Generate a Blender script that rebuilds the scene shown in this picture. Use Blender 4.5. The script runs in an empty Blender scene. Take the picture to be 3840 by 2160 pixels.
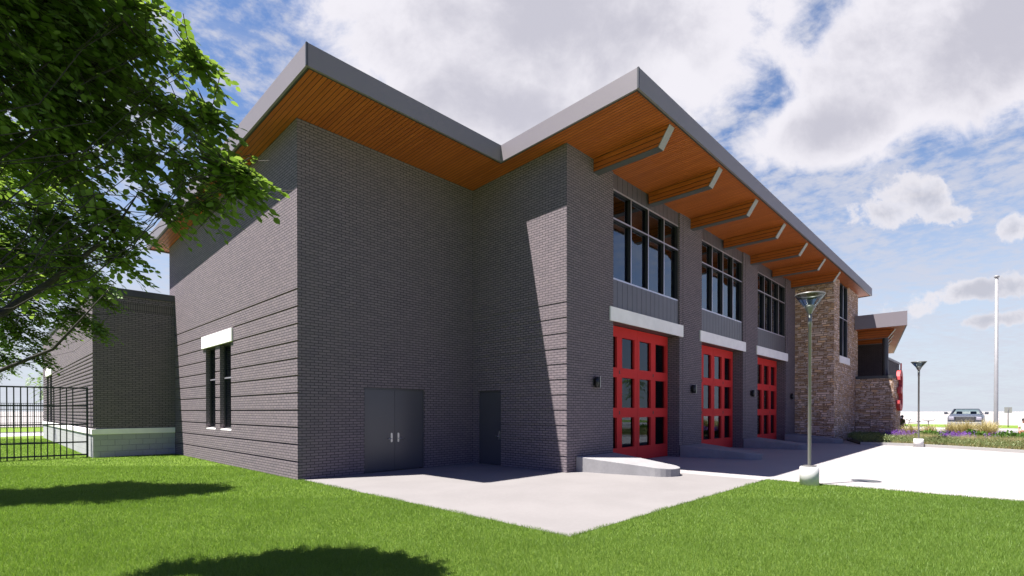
import bpy, bmesh, math, random
import numpy as np
from mathutils import Vector, Matrix
random.seed(7)
PI = math.pi
scene = bpy.context.scene
col = scene.collection

# ------------------------------------------------------------------ camera
cam_d = bpy.data.cameras.new('camera')
cam = bpy.data.objects.new('camera', cam_d); col.objects.link(cam)
CAM = (-5.1687, -11.9099, 1.613); YAW = 0.8068
cam.location = CAM
cam.rotation_euler = (PI/2 - 0.0062, 0, -YAW)
cam_d.sensor_width = 36; cam_d.sensor_fit = 'HORIZONTAL'
cam_d.lens = 36*1915.583/3840
cam_d.shift_y = 0.1235
cam_d.clip_start = 0.05; cam_d.clip_end = 9000
scene.camera = cam

# ------------------------------------------------------------------ light
SUN_DIR = Vector((-1, 0.483, 2.57)).normalized()
sun_d = bpy.data.lights.new('sun', 'SUN'); sun = bpy.data.objects.new('sun', sun_d); col.objects.link(sun)
sun_d.energy = 5.0; sun_d.angle = math.radians(0.5); sun_d.color = (1.0, 0.945, 0.90)
sun.rotation_euler = SUN_DIR.to_track_quat('Z', 'Y').to_euler()
sun.location = (0, 0, 40)
SUN_EL = math.asin(SUN_DIR.z); SUN_AZ = math.atan2(SUN_DIR.x, SUN_DIR.y)
scene.view_settings.view_transform = 'Standard'
scene.view_settings.look = 'None'
scene.view_settings.gamma = 1
scene.view_settings.exposure = 1.5
scene.render.engine = 'CYCLES'
scene.cycles.max_bounces = 8
scene.cycles.diffuse_bounces = 3
scene.cycles.transparent_max_bounces = 12
scene.render.resolution_x = 1024; scene.render.resolution_y = 576

# ------------------------------------------------------------------ node helpers
class NT:
    def __init__(s, tree):
        s.t = tree; s.n = tree.nodes; s.l = tree.links
    def node(s, typ, **kw):
        n = s.n.new(typ)
        for k, v in kw.items(): setattr(n, k, v)
        return n
    def put(s, sock, v):
        if v is None: return
        if isinstance(v, bpy.types.NodeSocket): s.l.new(v, sock)
        else:
            try: sock.default_value = v
            except Exception: sock.default_value = tuple(v)+(1,)
    def m(s, op, a, b=None, c=None, clamp=False):
        n = s.node('ShaderNodeMath', operation=op, use_clamp=clamp)
        for i, v in enumerate((a, b, c)): s.put(n.inputs[i], v)
        return n.outputs[0]
    def vm(s, op, a, b=None, scale=None):
        n = s.node('ShaderNodeVectorMath', operation=op)
        s.put(n.inputs[0], a)
        if b is not None: s.put(n.inputs[1], b)
        if scale is not None: s.put(n.inputs['Scale'], scale)
        return n.outputs['Value'] if op in ('DOT_PRODUCT', 'LENGTH') else n.outputs[0]
    def ss(s, x, lo, hi, a=0.0, b=1.0):
        n = s.node('ShaderNodeMapRange', interpolation_type='SMOOTHSTEP')
        for i, v in enumerate((x, lo, hi, a, b)): s.put(n.inputs[i], v)
        return n.outputs[0]
    def noise(s, vec, scale, detail=4, rough=.55, dist=0.0):
        n = s.node('ShaderNodeTexNoise')
        s.put(n.inputs['Vector'], vec); n.inputs['Scale'].default_value = scale
        n.inputs['Detail'].default_value = detail; n.inputs['Roughness'].default_value = rough
        n.inputs['Distortion'].default_value = dist
        return n.outputs['Fac']
    def mix(s, f, a, b, mode='MIX'):
        n = s.node('ShaderNodeMix', data_type='RGBA', blend_type=mode)
        s.put(n.inputs[0], f); s.put(n.inputs[6], rgba(a)); s.put(n.inputs[7], rgba(b))
        return n.outputs[2]
    def comb(s, x, y, z):
        n = s.node('ShaderNodeCombineXYZ'); s.put(n.inputs[0], x); s.put(n.inputs[1], y); s.put(n.inputs[2], z)
        return n.outputs[0]
    def sep(s, v):
        n = s.node('ShaderNodeSeparateXYZ'); s.put(n.inputs[0], v); return n.outputs
def rgba(c):
    if isinstance(c, tuple) and len(c) == 3: return c+(1,)
    return c

# ------------------------------------------------------------------ world: Nishita sky with clouds at infinity
world = bpy.data.worlds.new('World'); scene.world = world; world.use_nodes = True
W = NT(world.node_tree)
for n in list(W.n): W.n.remove(n)
sky = W.node('ShaderNodeTexSky', sky_type='NISHITA', sun_disc=False)
sky.sun_elevation = SUN_EL; sky.sun_rotation = SUN_AZ
sky.air_density = 1.0; sky.dust_density = 0.6; sky.ozone_density = 1.6
tc = W.node('ShaderNodeTexCoord'); D = tc.outputs['Generated']
dx, dy, dz = W.sep(D)
FW = (math.sin(YAW), math.cos(YAW), 0); RT = (math.cos(YAW), -math.sin(YAW), 0)
f_ = W.vm('DOT_PRODUCT', D, FW); r_ = W.vm('DOT_PRODUCT', D, RT)
fs = W.m('MAXIMUM', f_, 0.05)
u = W.m('DIVIDE', r_, fs); v = W.m('DIVIDE', dz, fs)
gate = W.ss(f_, 0.05, 0.25)
zs = W.m('ADD', W.m('MAXIMUM', dz, 0.0), 0.09)
plane = W.comb(W.m('DIVIDE', dx, zs), W.m('DIVIDE', dy, zs), 0.0)
uv = W.comb(u, v, 0.3)
warp = W.m('SUBTRACT', W.noise(uv, 9.0, 8, .62, .3), 0.5)
warp2 = W.m('SUBTRACT', W.noise(uv, 3.2, 3, .5), 0.5)
def blob(u0, v0, a, b, th):
    c, s = math.cos(th), math.sin(th)
    du = W.m('SUBTRACT', u, u0); dv = W.m('SUBTRACT', v, v0)
    x = W.m('DIVIDE', W.m('ADD', W.m('MULTIPLY', du, c), W.m('MULTIPLY', dv, s)), a)
    y = W.m('DIVIDE', W.m('SUBTRACT', W.m('MULTIPLY', dv, c), W.m('MULTIPLY', du, s)), b)
    rr = W.m('SQRT', W.m('ADD', W.m('MULTIPLY', x, x), W.m('MULTIPLY', y, y)))
    return W.m('SUBTRACT', 1.0, rr), y
BL = [(0.10, 0.76, 0.50, 0.245, 0.0), (-0.02, 0.60, 0.30, 0.12, -0.35), (0.92, 0.745, 0.46, 0.195, 0.40), (0.63, 0.56, 0.20, 0.085, 0.25)]
SM = [(0.72, 0.385, 0.11, 0.034, 0.12), (0.80, 0.415, 0.10, 0.062, -0.1), (0.86, 0.385, 0.07, 0.030, 0.0), (1.00, 0.362, 0.07, 0.034, 0.2), (0.93, 0.238, 0.19, 0.032, 0.16), (0.94, 0.180, 0.12, 0.022, 0.1)]
def union(lst, soft):
    best = None; ylow = None
    for b in lst:
        m_, y_ = blob(*b)
        m_ = W.m('MULTIPLY', m_, soft)
        best = m_ if best is None else W.m('MAXIMUM', best, m_)
    return best
big = W.m('ADD', union(BL, 1.0), W.m('ADD', W.m('MULTIPLY', warp, 0.85), W.m('MULTIPLY', warp2, 0.5)))
warp3 = W.m('SUBTRACT', W.noise(uv, 22.0, 6, .6, .2), 0.5)
smc = W.m('ADD', union(SM, 1.0), W.m('ADD', W.m('MULTIPLY', warp, 1.9), W.m('MULTIPLY', warp3, 1.5)))
mb = W.m('MULTIPLY', W.ss(big, -0.12, 0.20), gate)
ms = W.m('MULTIPLY', W.ss(smc, 0.08, 0.42), gate)
# thin broken cloud, in plane-of-altitude coordinates
st = W.vm('MULTIPLY', plane, (1.0, 1.0, 1.0))
alto = W.ss(W.m('ADD', W.noise(st, 13.0, 7, .62, .1), W.m('MULTIPLY', W.m('SUBTRACT', W.noise(st, 1.6, 2, .5), .5), .9)), 0.34, 0.66)
rot = W.comb(W.m('ADD', W.m('MULTIPLY', W.m('DIVIDE', dx, zs), .45), W.m('MULTIPLY', W.m('DIVIDE', dy, zs), -.3)),
             W.m('ADD', W.m('MULTIPLY', W.m('DIVIDE', dx, zs), 1.6), W.m('MULTIPLY', W.m('DIVIDE', dy, zs), 3.2)), 0.0)
streak = W.ss(W.noise(rot, 2.0, 8, .62, .5), 0.38, 0.75)
high = W.ss(dz, 0.10, 0.45)
thin = W.m('ADD', W.m('MULTIPLY', alto, W.m('ADD', W.m('MULTIPLY', high, 0.42), .45)), W.m('MULTIPLY', streak, 0.35), clamp=True)
side = W.ss(f_, -0.25, 0.55, 0.12, 1.0)
veil = W.m('MULTIPLY', W.ss(dz, 0.0, 0.48, 0.90, 0.0), side)
base = W.mix(1.0, sky.outputs[0], W.mix(W.ss(f_, -.3, .5), (.33, .385, .80), (.86, .99, 1.20)), 'MULTIPLY')
hor = (5.1, 5.5, 6.1)
c1 = W.mix(veil, base, hor)
thinc = W.mix(W.m('MULTIPLY', thin, W.m('MULTIPLY', side, 0.90)), c1, (4.7, 4.8, 5.5))
grey = W.noise(uv, 3.6, 6, .6, .2)
body = W.ss(W.m('ADD', W.m('MULTIPLY', big, .9), W.m('MULTIPLY', W.m('SUBTRACT', grey, .5), 1.6)), 0.12, 0.85)
bigc = W.mix(body, (6.35, 6.2, 6.65), (4.2, 4.15, 4.75))
c2 = W.mix(mb, thinc, bigc)
smb = W.ss(W.m('ADD', smc, W.m('MULTIPLY', W.m('SUBTRACT', grey, .5), 2.0)), .3, 1.3)
c3 = W.mix(W.m('MULTIPLY', ms, .85), c2, W.mix(smb, (6.09, 5.92, 6.26), (4, 4, 4.52)))
bg = W.node('ShaderNodeBackground'); W.put(bg.inputs[0], c3); bg.inputs[1].default_value = 0.05
wo = W.node('ShaderNodeOutputWorld'); W.l.new(bg.outputs[0], wo.inputs[0])

# ------------------------------------------------------------------ materials
def mat(name):
    m = bpy.data.materials.new(name); m.use_nodes = True
    t = NT(m.node_tree); b = t.n['Principled BSDF']
    return m, t, b
def setp(b, color=None, rough=None, metal=None, spec=None):
    if color is not None: b.inputs['Base Color'].default_value = rgba(color)
    if rough is not None: b.inputs['Roughness'].default_value = rough
    if metal is not None: b.inputs['Metallic'].default_value = metal
    if spec is not None: b.inputs['Specular IOR Level'].default_value = spec
def bump(t, b, h, strength=.5, dist=.01):
    n = t.node('ShaderNodeBump'); n.inputs['Strength'].default_value = strength; n.inputs['Distance'].default_value = dist
    t.put(n.inputs['Height'], h); t.l.new(n.outputs[0], b.inputs['Normal'])
def simple(name, color, rough=.5, metal=0, var=0.06, scale=3, bmp=0):
    m, t, b = mat(name); setp(b, color, rough, metal)
    g = t.node('ShaderNodeNewGeometry').outputs['Position']
    n = t.noise(g, scale, 5, .6)
    t.put(b.inputs['Base Color'], t.mix(t.ss(n, .3, .7), tuple(c*(1-var) for c in color), tuple(min(1, c*(1+var)) for c in color)))
    if bmp: bump(t, b, t.noise(g, 60, 3, .6), bmp, .004)
    return m
def brick_mat(name, c1, c2, mort, bw=.2032, rh=.06773, ms=.0085, off=.5, rough=.85, bs=.9, rot=False):
    m, t, b = mat(name); setp(b, rough=rough, spec=.25)
    uvn = t.node('ShaderNodeUVMap').outputs[0]
    if rot:
        x, y, z = t.sep(uvn); uvn = t.comb(y, x, 0.0)
    n = t.node('ShaderNodeTexBrick'); t.put(n.inputs['Vector'], uvn)
    n.offset = off; n.inputs['Scale'].default_value = 1; n.inputs['Mortar Size'].default_value = ms
    n.inputs['Mortar Smooth'].default_value = .15; n.inputs['Bias'].default_value = 0
    n.inputs['Brick Width'].default_value = bw; n.inputs['Row Height'].default_value = rh
    t.put(n.inputs['Color1'], rgba(c1)); t.put(n.inputs['Color2'], rgba(c2)); t.put(n.inputs['Mortar'], rgba(mort))
    g = t.node('ShaderNodeNewGeometry').outputs['Position']
    ns = t.noise(g, 22, 4, .65)
    lg = t.noise(g, .7, 3, .55)
    c = t.mix(t.ss(ns, .3, .75, 0, .30), n.outputs[0], tuple(x*1.35 for x in c2))
    c = t.mix(t.ss(lg, .3, .7, 0, .28), c, tuple(x*.75 for x in c1))
    t.put(b.inputs['Base Color'], c)
    h = t.m('ADD', t.m('MULTIPLY', n.outputs['Fac'], -1.0), t.m('MULTIPLY', t.noise(g, 90, 3, .6), .25))
    bump(t, b, h, bs, .008)
    return m
M = {}
M['brick'] = brick_mat('dark brick', (.212, .174, .188), (.160, .136, .151), (.019, .0185, .024))
M['soldier'] = brick_mat('dark soldier brick', (0.171, 0.144, 0.1422), (0.1395, 0.1215, 0.1215), (0.027, 0.0252, 0.0288), rot=True, off=0)
M['block'] = brick_mat('grey concrete block', (0.399, 0.399, 0.4085), (0.361, 0.3657, 0.38), (0.228, 0.228, 0.2375), bw=.4064, rh=.2032, ms=.007, bs=.7)
# ledge stone: layered courses of uneven stones
def stone_mat():
    m, t, b = mat('ledge stone'); setp(b, rough=.9, spec=.2)
    uvn = t.node('ShaderNodeUVMap').outputs[0]
    x, y, z = t.sep(uvn)
    wob = t.m('MULTIPLY', t.m('SUBTRACT', t.noise(t.comb(t.m('MULTIPLY', x, 1.6), t.m('MULTIPLY', y, 4), 0.0), 1, 3, .5), .5), .05)
    y2 = t.m('ADD', y, wob)
    def layer(bw, rh, ox, oy):
        n = t.node('ShaderNodeTexBrick'); t.put(n.inputs['Vector'], t.comb(t.m('ADD', x, ox), t.m('ADD', y2, oy), 0.0))
        n.offset = .37; n.offset_frequency = 2; n.squash = 1.6; n.squash_frequency = 3
        n.inputs['Scale'].default_value = 1; n.inputs['Mortar Size'].default_value = .012; n.inputs['Mortar Smooth'].default_value = .5
        n.inputs['Brick Width'].default_value = bw; n.inputs['Row Height'].default_value = rh
        n.inputs['Color1'].default_value = (0, 0, 0, 1); n.inputs['Color2'].default_value = (1, 1, 1, 1); n.inputs['Mortar'].default_value = (.5, .5, .5, 1)
        return n
    a = layer(.42, .12, 0, 0); c = layer(.31, .06, .11, .0)
    pick = t.ss(t.noise(t.comb(t.m('MULTIPLY', x, 1.3), t.m('SNAP', y2, .12), 0.0), 2.2, 1, .5), .47, .49)
    val = t.mix(pick, a.outputs[0], c.outputs[0]); fac = t.mix(pick, a.outputs['Fac'], c.outputs['Fac'])
    r = t.node('ShaderNodeValToRGB'); t.put(r.inputs[0], val)
    E = r.color_ramp.elements
    E[0].position = 0; E[0].color = (.155, .095, .055, 1); E[1].position = 1; E[1].color = (.42, .37, .34, 1)
    for p, cc in ((.2, (.33, .27, .235)), (.4, (.235, .155, .085)), (.55, (.36, .30, .265)), (.72, (.27, .225, .205)), (.88, (.32, .215, .125))):
        e = E.new(p); e.color = cc+(1,)
    r.color_ramp.interpolation = 'CONSTANT'
    ns = t.noise(t.comb(t.m('MULTIPLY', x, 6), t.m('MULTIPLY', y, 22), 0.0), 1, 4, .6)
    col_ = t.mix(t.ss(ns, .3, .7, 0, .35), r.outputs[0], (.42, .37, .33))
    col_ = t.mix(fac, col_, (.05, .035, .027))
    col_ = t.mix(1.0, col_, (2.05, 1.86, 1.72), 'MULTIPLY')
    t.put(b.inputs['Base Color'], col_)
    bump(t, b, t.m('ADD', t.m('MULTIPLY', fac, -1.5), t.m('MULTIPLY', val, .6)), 1.0, .03)
    return m
M['stone'] = stone_mat()
M['fascia'] = simple('grey metal fascia', (.185, .165, .182), .5, 0, .03, .4)
M['dark_metal'] = simple('charcoal metal', (.070, .072, .078), .45, .3, .05, 2)
M['clad'] = simple('slate metal cladding', (0.115, 0.1104, 0.1288), .42, .2, .05, 1.2)
M['cap'] = simple('beam cap metal', (.23, .23, .22), .45, .1, .04, 2)
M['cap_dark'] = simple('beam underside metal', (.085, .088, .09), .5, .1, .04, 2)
M['trim'] = simple('dark reveal trim', (.035, .035, .03), .6)
M['frame'] = simple('aluminium window frame', (.55, .53, .60), .3, .6, .04, 4)
M['frame_dark'] = simple('black window frame', (.02, .02, .022), .5)
M['cast'] = simple('cast stone', (.88, .85, .83), .8, 0, .04, 2.5, .15)
M['door'] = simple('dark grey steel door', (.070, .070, .080), .24, 0, .04, .8)
M['red'] = simple('red paint', (.62, .033, .031), .7, 0, .04, 1.3); M['red'].node_tree.nodes['Principled BSDF'].inputs['Specular IOR Level'].default_value = .2
M['steel'] = simple('brushed steel', (.62, .62, .60), .3, .9, .05, 8)
M['black'] = simple('black plastic', (.012, .012, .013), .4)
M['iron'] = simple('black fence iron', (.022, .026, .028), .45, .2)
M['polemetal'] = simple('weathered grey pole', (.20, .195, .185), .38, .4, .08, 6)
M['flagpole'] = simple('white painted pole', (.25, .25, .255), .4, .1)
M['inner'] = simple('dark interior wall', (.10, .10, .11), .8)
M['innerfloor'] = simple('interior floor', (.16, .16, .17), .4)
M['roof'] = simple('roof membrane', (.35, .35, .35), .7)
def concrete(name, c, var=.12, scale=.8):
    m, t, b = mat(name); setp(b, rough=.8, spec=.25)
    g = t.node('ShaderNodeNewGeometry').outputs['Position']
    st_ = t.vm('MULTIPLY', g, (1.0, 1.0, 1.0))
    n1 = t.noise(st_, scale, 6, .6, .3); n2 = t.noise(g, 14, 4, .6); n3 = t.noise(g, 160, 2, .5)
    f = t.m('ADD', t.m('MULTIPLY', n1, .7), t.m('MULTIPLY', n2, .3))
    c_ = t.mix(t.ss(f, .32, .68), tuple(x*(1-var) for x in c), tuple(x*(1+var*.4) for x in c))
    c_ = t.mix(t.ss(n3, .55, .8, 0, .25), c_, tuple(x*.8 for x in c))
    t.put(b.inputs['Base Color'], c_); bump(t, b, t.m('ADD', n3, n2), .12, .004)
    return m
M['pad'] = concrete('light broom finished concrete', (.200, .190, .186), .09, .7)
M['apron'] = concrete('pale apron concrete', (0.2967, 0.2821, 0.2795), .05, .5)
M['plinth'] = concrete('cast concrete', (0.261, 0.2565, 0.261), .13, 1.8)
M['kerb'] = concrete('kerb concrete', (0.3132, 0.3045, 0.2958), .06, 1.0)
M['walk'] = concrete('sidewalk concrete', (0.3654, 0.3567, 0.348), .05, 1.0)
M['asphalt'] = concrete('asphalt', (.10, .09, .10), .1, 1.0)
M['plot'] = concrete('parking concrete', (0.2349, 0.2262, 0.2218), .08, .5)
M['ground'] = simple('pale bare ground', (0.279, 0.261, 0.2475), .95, 0, .03, .02)
M['mulch'] = simple('brown mulch', (.06, .042, .03), .95, 0, .3, 12, .6)
M['post'] = simple('painted concrete base', (.60, .59, .58), .85, 0, .05, 8, .5)

def wood_mat(name, board=.1016, tint=1.0):
    """UV: u runs across the boards, v along them."""
    m, t, b = mat(name); setp(b, rough=.48, spec=.35)
    uvn = t.node('ShaderNodeUVMap').outputs[0]
    x, y, z = t.sep(uvn)
    q = t.m('DIVIDE', x, board); idx = t.m('FLOOR', q); fr = t.m('SUBTRACT', q, idx)
    wn = t.node('ShaderNodeTexWhiteNoise', noise_dimensions='2D')
    seg = t.m('FLOOR', t.m('ADD', t.m('DIVIDE', y, 2.6), t.m('MULTIPLY', t.m('FRACT', t.m('MULTIPLY', idx, .618)), 7)))
    t.put(wn.inputs['Vector'], t.comb(idx, seg, 0.0))
    rnd = wn.outputs['Value']
    gr = t.noise(t.comb(t.m('MULTIPLY', x, 46), t.m('ADD', t.m('MULTIPLY', y, 1.7), t.m('MULTIPLY', rnd, 40)), t.m('MULTIPLY', rnd, 9)), 1, 6, .62, .8)
    c = t.mix(t.ss(gr, .28, .72), (.36*tint, .093*tint, .016*tint), (.53*tint, .148*tint, .029*tint))
    c = t.mix(t.m('MULTIPLY', rnd, .38), c, (.25*tint, .055*tint, .010*tint))
    edge = t.m('MINIMUM', fr, t.m('SUBTRACT', 1.0, fr))
    g = t.ss(edge, .03, .10, 1, 0)
    c = t.mix(g, c, (.035, .014, .006))
    t.put(b.inputs['Base Color'], c)
    bump(t, b, t.m('ADD', t.m('MULTIPLY', g, -1.0), t.m('MULTIPLY', gr, .1)), .8, .006)
    return m
M['soffit'] = wood_mat('cedar soffit boards')
M['beamwood'] = wood_mat('cedar beam boards', .135, .92)
def glass_mat(name, tint, ior=1.75, base=.04):
    m, t, b = mat(name)
    out = t.n['Material Output']; t.n.remove(b)
    g = t.node('ShaderNodeBsdfGlossy'); g.inputs['Roughness'].default_value = .0; g.inputs['Color'].default_value = (.74, .86, 1, 1)
    tr = t.node('ShaderNodeBsdfTransparent'); tr.inputs[0].default_value = rgba(tint)
    fr = t.node('ShaderNodeFresnel'); fr.inputs[0].default_value = ior
    mx = t.node('ShaderNodeMixShader'); t.put(mx.inputs[0], t.m('ADD', fr.outputs[0], base, clamp=True))
    t.l.new(tr.outputs[0], mx.inputs[1]); t.l.new(g.outputs[0], mx.inputs[2]); t.l.new(mx.outputs[0], out.inputs[0])
    return m
M['glass'] = glass_mat('window glass', (.24, .27, .33), 1.95, .04)
M['doorglass'] = glass_mat('door glass', (.20, .22, .26), 1.5, .0)
M['lampglass'] = glass_mat('lamp shade glass', (.24, .27, .25), 1.35, .02)
M['carglass'] = glass_mat('car glass', (.72, .80, .80), 1.12, .0)

def leaf_mat(name, ca, cb, trans=.45, rough=.45, transc=None):
    m, t, b = mat(name); out = t.n['Material Output']; t.n.remove(b)
    geo = t.node('ShaderNodeNewGeometry')
    r = geo.outputs['Random Per Island']
    c = t.mix(r, ca, cb)
    n = t.noise(geo.outputs['Position'], 1.3, 2, .5)
    c = t.mix(t.ss(n, .3, .7, 0, .35), c, tuple(x*.72 for x in ca))
    d = t.node('ShaderNodeBsdfDiffuse'); t.put(d.inputs[0], c)
    tl = t.node('ShaderNodeBsdfTranslucent')
    t.put(tl.inputs[0], t.mix(1.0, c, transc or (1.5, 1.6, .7), 'MULTIPLY'))
    gl = t.node('ShaderNodeBsdfGlossy'); gl.inputs['Roughness'].default_value = rough; gl.inputs['Color'].default_value = (.7, .8, .6, 1)
    m1 = t.node('ShaderNodeMixShader'); m1.inputs[0].default_value = trans
    t.l.new(d.outputs[0], m1.inputs[1]); t.l.new(tl.outputs[0], m1.inputs[2])
    m2 = t.node('ShaderNodeMixShader'); m2.inputs[0].default_value = .04
    t.l.new(m1.outputs[0], m2.inputs[1]); t.l.new(gl.outputs[0], m2.inputs[2]); t.l.new(m2.outputs[0], out.inputs[0])
    return m
M['leaf'] = leaf_mat('broad green leaves', (.078, .150, .020), (.175, .27, .065), .42, .45, (1.9, 1.75, 1.15))
M['leaf_far'] = leaf_mat('pale green leaves', (0.1044, 0.174, 0.0435), (0.174, 0.2436, 0.0783), .4)
M['grass'] = leaf_mat('lawn grass', (.108, .195, .025), (.188, .275, .062), .42, .5)
M['tangrass'] = leaf_mat('straw coloured grass blades', (0.3654, 0.3132, 0.1392), (0.5394, 0.4698, 0.261), .3, .5, (0.957, 0.9135, 0.696))
M['shrub'] = leaf_mat('glossy shrub leaves', (.045, .11, .012), (.10, .19, .03), .3, .6)
M['sage'] = leaf_mat('sage ground cover', (0.112, 0.152, 0.056), (0.208, 0.232, 0.104), .3)
M['purple'] = leaf_mat('purple flowers', (.17, .05, .36), (.33, .12, .55), .3, .5, (1.1, .9, 1.2))
M['bark'] = simple('grey brown bark', (.035, .030, .024), .9, 0, .3, 14, .8)
m, t, b = mat('lawn soil and thatch'); setp(b, rough=.95, spec=.1)
g_ = t.node('ShaderNodeNewGeometry').outputs['Position']
t.put(b.inputs['Base Color'], t.mix(t.ss(t.noise(g_, 40, 4, .7), .3, .7), (.085, .155, .018), (.19, .27, .05)))
bump(t, b, t.noise(g_, 130, 3, .7), 1.0, .03)
M['lawn'] = m

# ------------------------------------------------------------------ mesh builder
class MB:
    def __init__(s): s.v = []; s.f = []; s.sm = []
    def add(s, vs, fs, smooth=False):
        o = len(s.v); s.v += [tuple(p) for p in vs]; s.f += [tuple(i+o for i in f) for f in fs]; s.sm += [smooth]*len(fs); return s
    def box(s, x0, x1, y0, y1, z0, z1):
        return s.hexa([(x0,y0,z0),(x1,y0,z0),(x1,y1,z0),(x0,y1,z0)], [(x0,y0,z1),(x1,y0,z1),(x1,y1,z1),(x0,y1,z1)])
    def hexa(s, b, t):
        return s.add(list(b)+list(t), [(3,2,1,0),(4,5,6,7),(0,1,5,4),(1,2,6,5),(2,3,7,6),(3,0,4,7)])
    def prism(s, poly, z0, z1):
        """poly counter-clockwise; z0/z1 numbers or functions of (x, y)"""
        n = len(poly); Z0 = z0 if callable(z0) else (lambda x, y: z0); Z1 = z1 if callable(z1) else (lambda x, y: z1)
        vs = [(x, y, Z0(x, y)) for x, y in poly]+[(x, y, Z1(x, y)) for x, y in poly]
        fs = [tuple(range(n-1, -1, -1)), tuple(range(n, 2*n))]+[(i, (i+1) % n, n+(i+1) % n, n+i) for i in range(n)]
        return s.add(vs, fs)
    def tube(s, pts, rad, n=8, caps=True, smooth=True):
        pts = [Vector(p) for p in pts]; rad = rad if isinstance(rad, (list, tuple)) else [rad]*len(pts)
        vs = []; fs = []; a = None
        for i, p in enumerate(pts):
            d = (pts[min(i+1, len(pts)-1)]-pts[max(i-1, 0)]).normalized()
            if a is None:
                a = d.orthogonal().normalized()
            a = (a-d*a.dot(d)).normalized(); bb = d.cross(a)
            for k in range(n):
                th = 2*PI*k/n; vs.append(p+(a*math.cos(th)+bb*math.sin(th))*rad[i])
        for i in range(len(pts)-1):
            for k in range(n):
                fs.append((i*n+k, i*n+(k+1) % n, (i+1)*n+(k+1) % n, (i+1)*n+k))
        s.add(vs, fs, smooth)
        if caps:
            o = len(s.v)-len(vs)
            s.f.append(tuple(o+k for k in range(n-1, -1, -1))); s.sm.append(False)
            s.f.append(tuple(o+(len(pts)-1)*n+k for k in range(n))); s.sm.append(False)
        return s
    def lathe(s, c, prof, n=24, smooth=True):
        """prof: (radius, z) from bottom to top about (cx, cy)"""
        vs = []; fs = []
        for r, z in prof:
            for k in range(n): vs.append((c[0]+r*math.cos(2*PI*k/n), c[1]+r*math.sin(2*PI*k/n), z))
        for i in range(len(prof)-1):
            for k in range(n): fs.append((i*n+k, i*n+(k+1) % n, (i+1)*n+(k+1) % n, (i+1)*n+k))
        return s.add(vs, fs, smooth)
    def ell(s, c, r, n=12, m_=8):
        prof = [(max(1e-4, math.sin(PI*i/m_)), -math.cos(PI*i/m_)) for i in range(m_+1)]
        vs = []; fs = []
        for q, z in prof:
            for k in range(n): vs.append((c[0]+r[0]*q*math.cos(2*PI*k/n), c[1]+r[1]*q*math.sin(2*PI*k/n), c[2]+r[2]*z))
        for i in range(m_):
            for k in range(n): fs.append((i*n+k, i*n+(k+1) % n, (i+1)*n+(k+1) % n, (i+1)*n+k))
        return s.add(vs, fs, True)
    def build(s, name, m, parent=None, uv='box', bevel=0):
        me = bpy.data.meshes.new(name)
        base = parent_base(parent)
        me.from_pydata([(x-base[0], y-base[1], z-base[2]) for x, y, z in s.v], [], s.f)
        me.polygons.foreach_set('use_smooth', s.sm)
        ul = me.uv_layers.new(name='UVMap')
        for p in me.polygons:
            nx, ny, nz = (abs(q) for q in p.normal)
            for li in p.loop_indices:
                x, y, z = s.v[me.loops[li].vertex_index]
                if uv == 'beam': q = (z, y) if nx > .5 else (x, y)
                elif uv == 'soffit': q = (x, y)
                elif nz > max(nx, ny): q = (x, y)
                elif nx > ny: q = (y, z)
                else: q = (x, z)
                ul.data[li].uv = q
        me.materials.append(m); me.update()
        o = bpy.data.objects.new(name, me); col.objects.link(o)
        if parent is not None: o.parent = parent
        if bevel:
            bv = o.modifiers.new('bevel', 'BEVEL'); bv.width = bevel; bv.segments = 2; bv.limit_method = 'ANGLE'; bv.angle_limit = math.radians(50)
        return o
def parent_base(p):
    b = Vector((0, 0, 0))
    while p is not None: b += Vector(p.location); p = p.parent
    return b
def tag(o, label=None, cat=None, group=None, kind=None):
    if label: o['label'] = label
    if cat: o['category'] = cat
    if group: o['group'] = group
    if kind: o['kind'] = kind
    return o
def thing(name, loc, label, cat, group=None):
    o = bpy.data.objects.new(name, None); col.objects.link(o); o.location = loc; o.empty_display_size = .2
    return tag(o, label, cat, group)
def copy_tree(o, parent=None):
    c = o.copy(); col.objects.link(c); c.parent = parent
    for ch in [k for k in o.children]: copy_tree(ch, c)
    return c
def fast_mesh(name, V, F_idx, nper, m, parent=None, base=(0, 0, 0)):
    """V (n,3) array, faces all with nper corners"""
    me = bpy.data.meshes.new(name); V = np.asarray(V, np.float32)-np.asarray(base, np.float32)
    nf = len(F_idx)
    me.vertices.add(len(V)); me.vertices.foreach_set('co', V.ravel())
    me.loops.add(nf*nper); me.loops.foreach_set('vertex_index', np.asarray(F_idx, np.int32).ravel())
    me.polygons.add(nf); me.polygons.foreach_set('loop_start', np.arange(0, nf*nper, nper, dtype=np.int32))
    me.update(calc_edges=True); me.validate()
    me.materials.append(m)
    o = bpy.data.objects.new(name, me); col.objects.link(o)
    if parent is not None: o.parent = parent
    return o

# ------------------------------------------------------------------ dimensions (metres)
A_ = 5.4985; B_ = -3.6765
SL = 0.0435; ZC = 8.4455; FT = 0.4587
soff = lambda x, y: ZC-SL*y
BAY = [(7.736, 12.013), (13.866, 18.180), (20.041, 24.353)]
GR = [0.4064*k for k in range(1, 12)]

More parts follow.
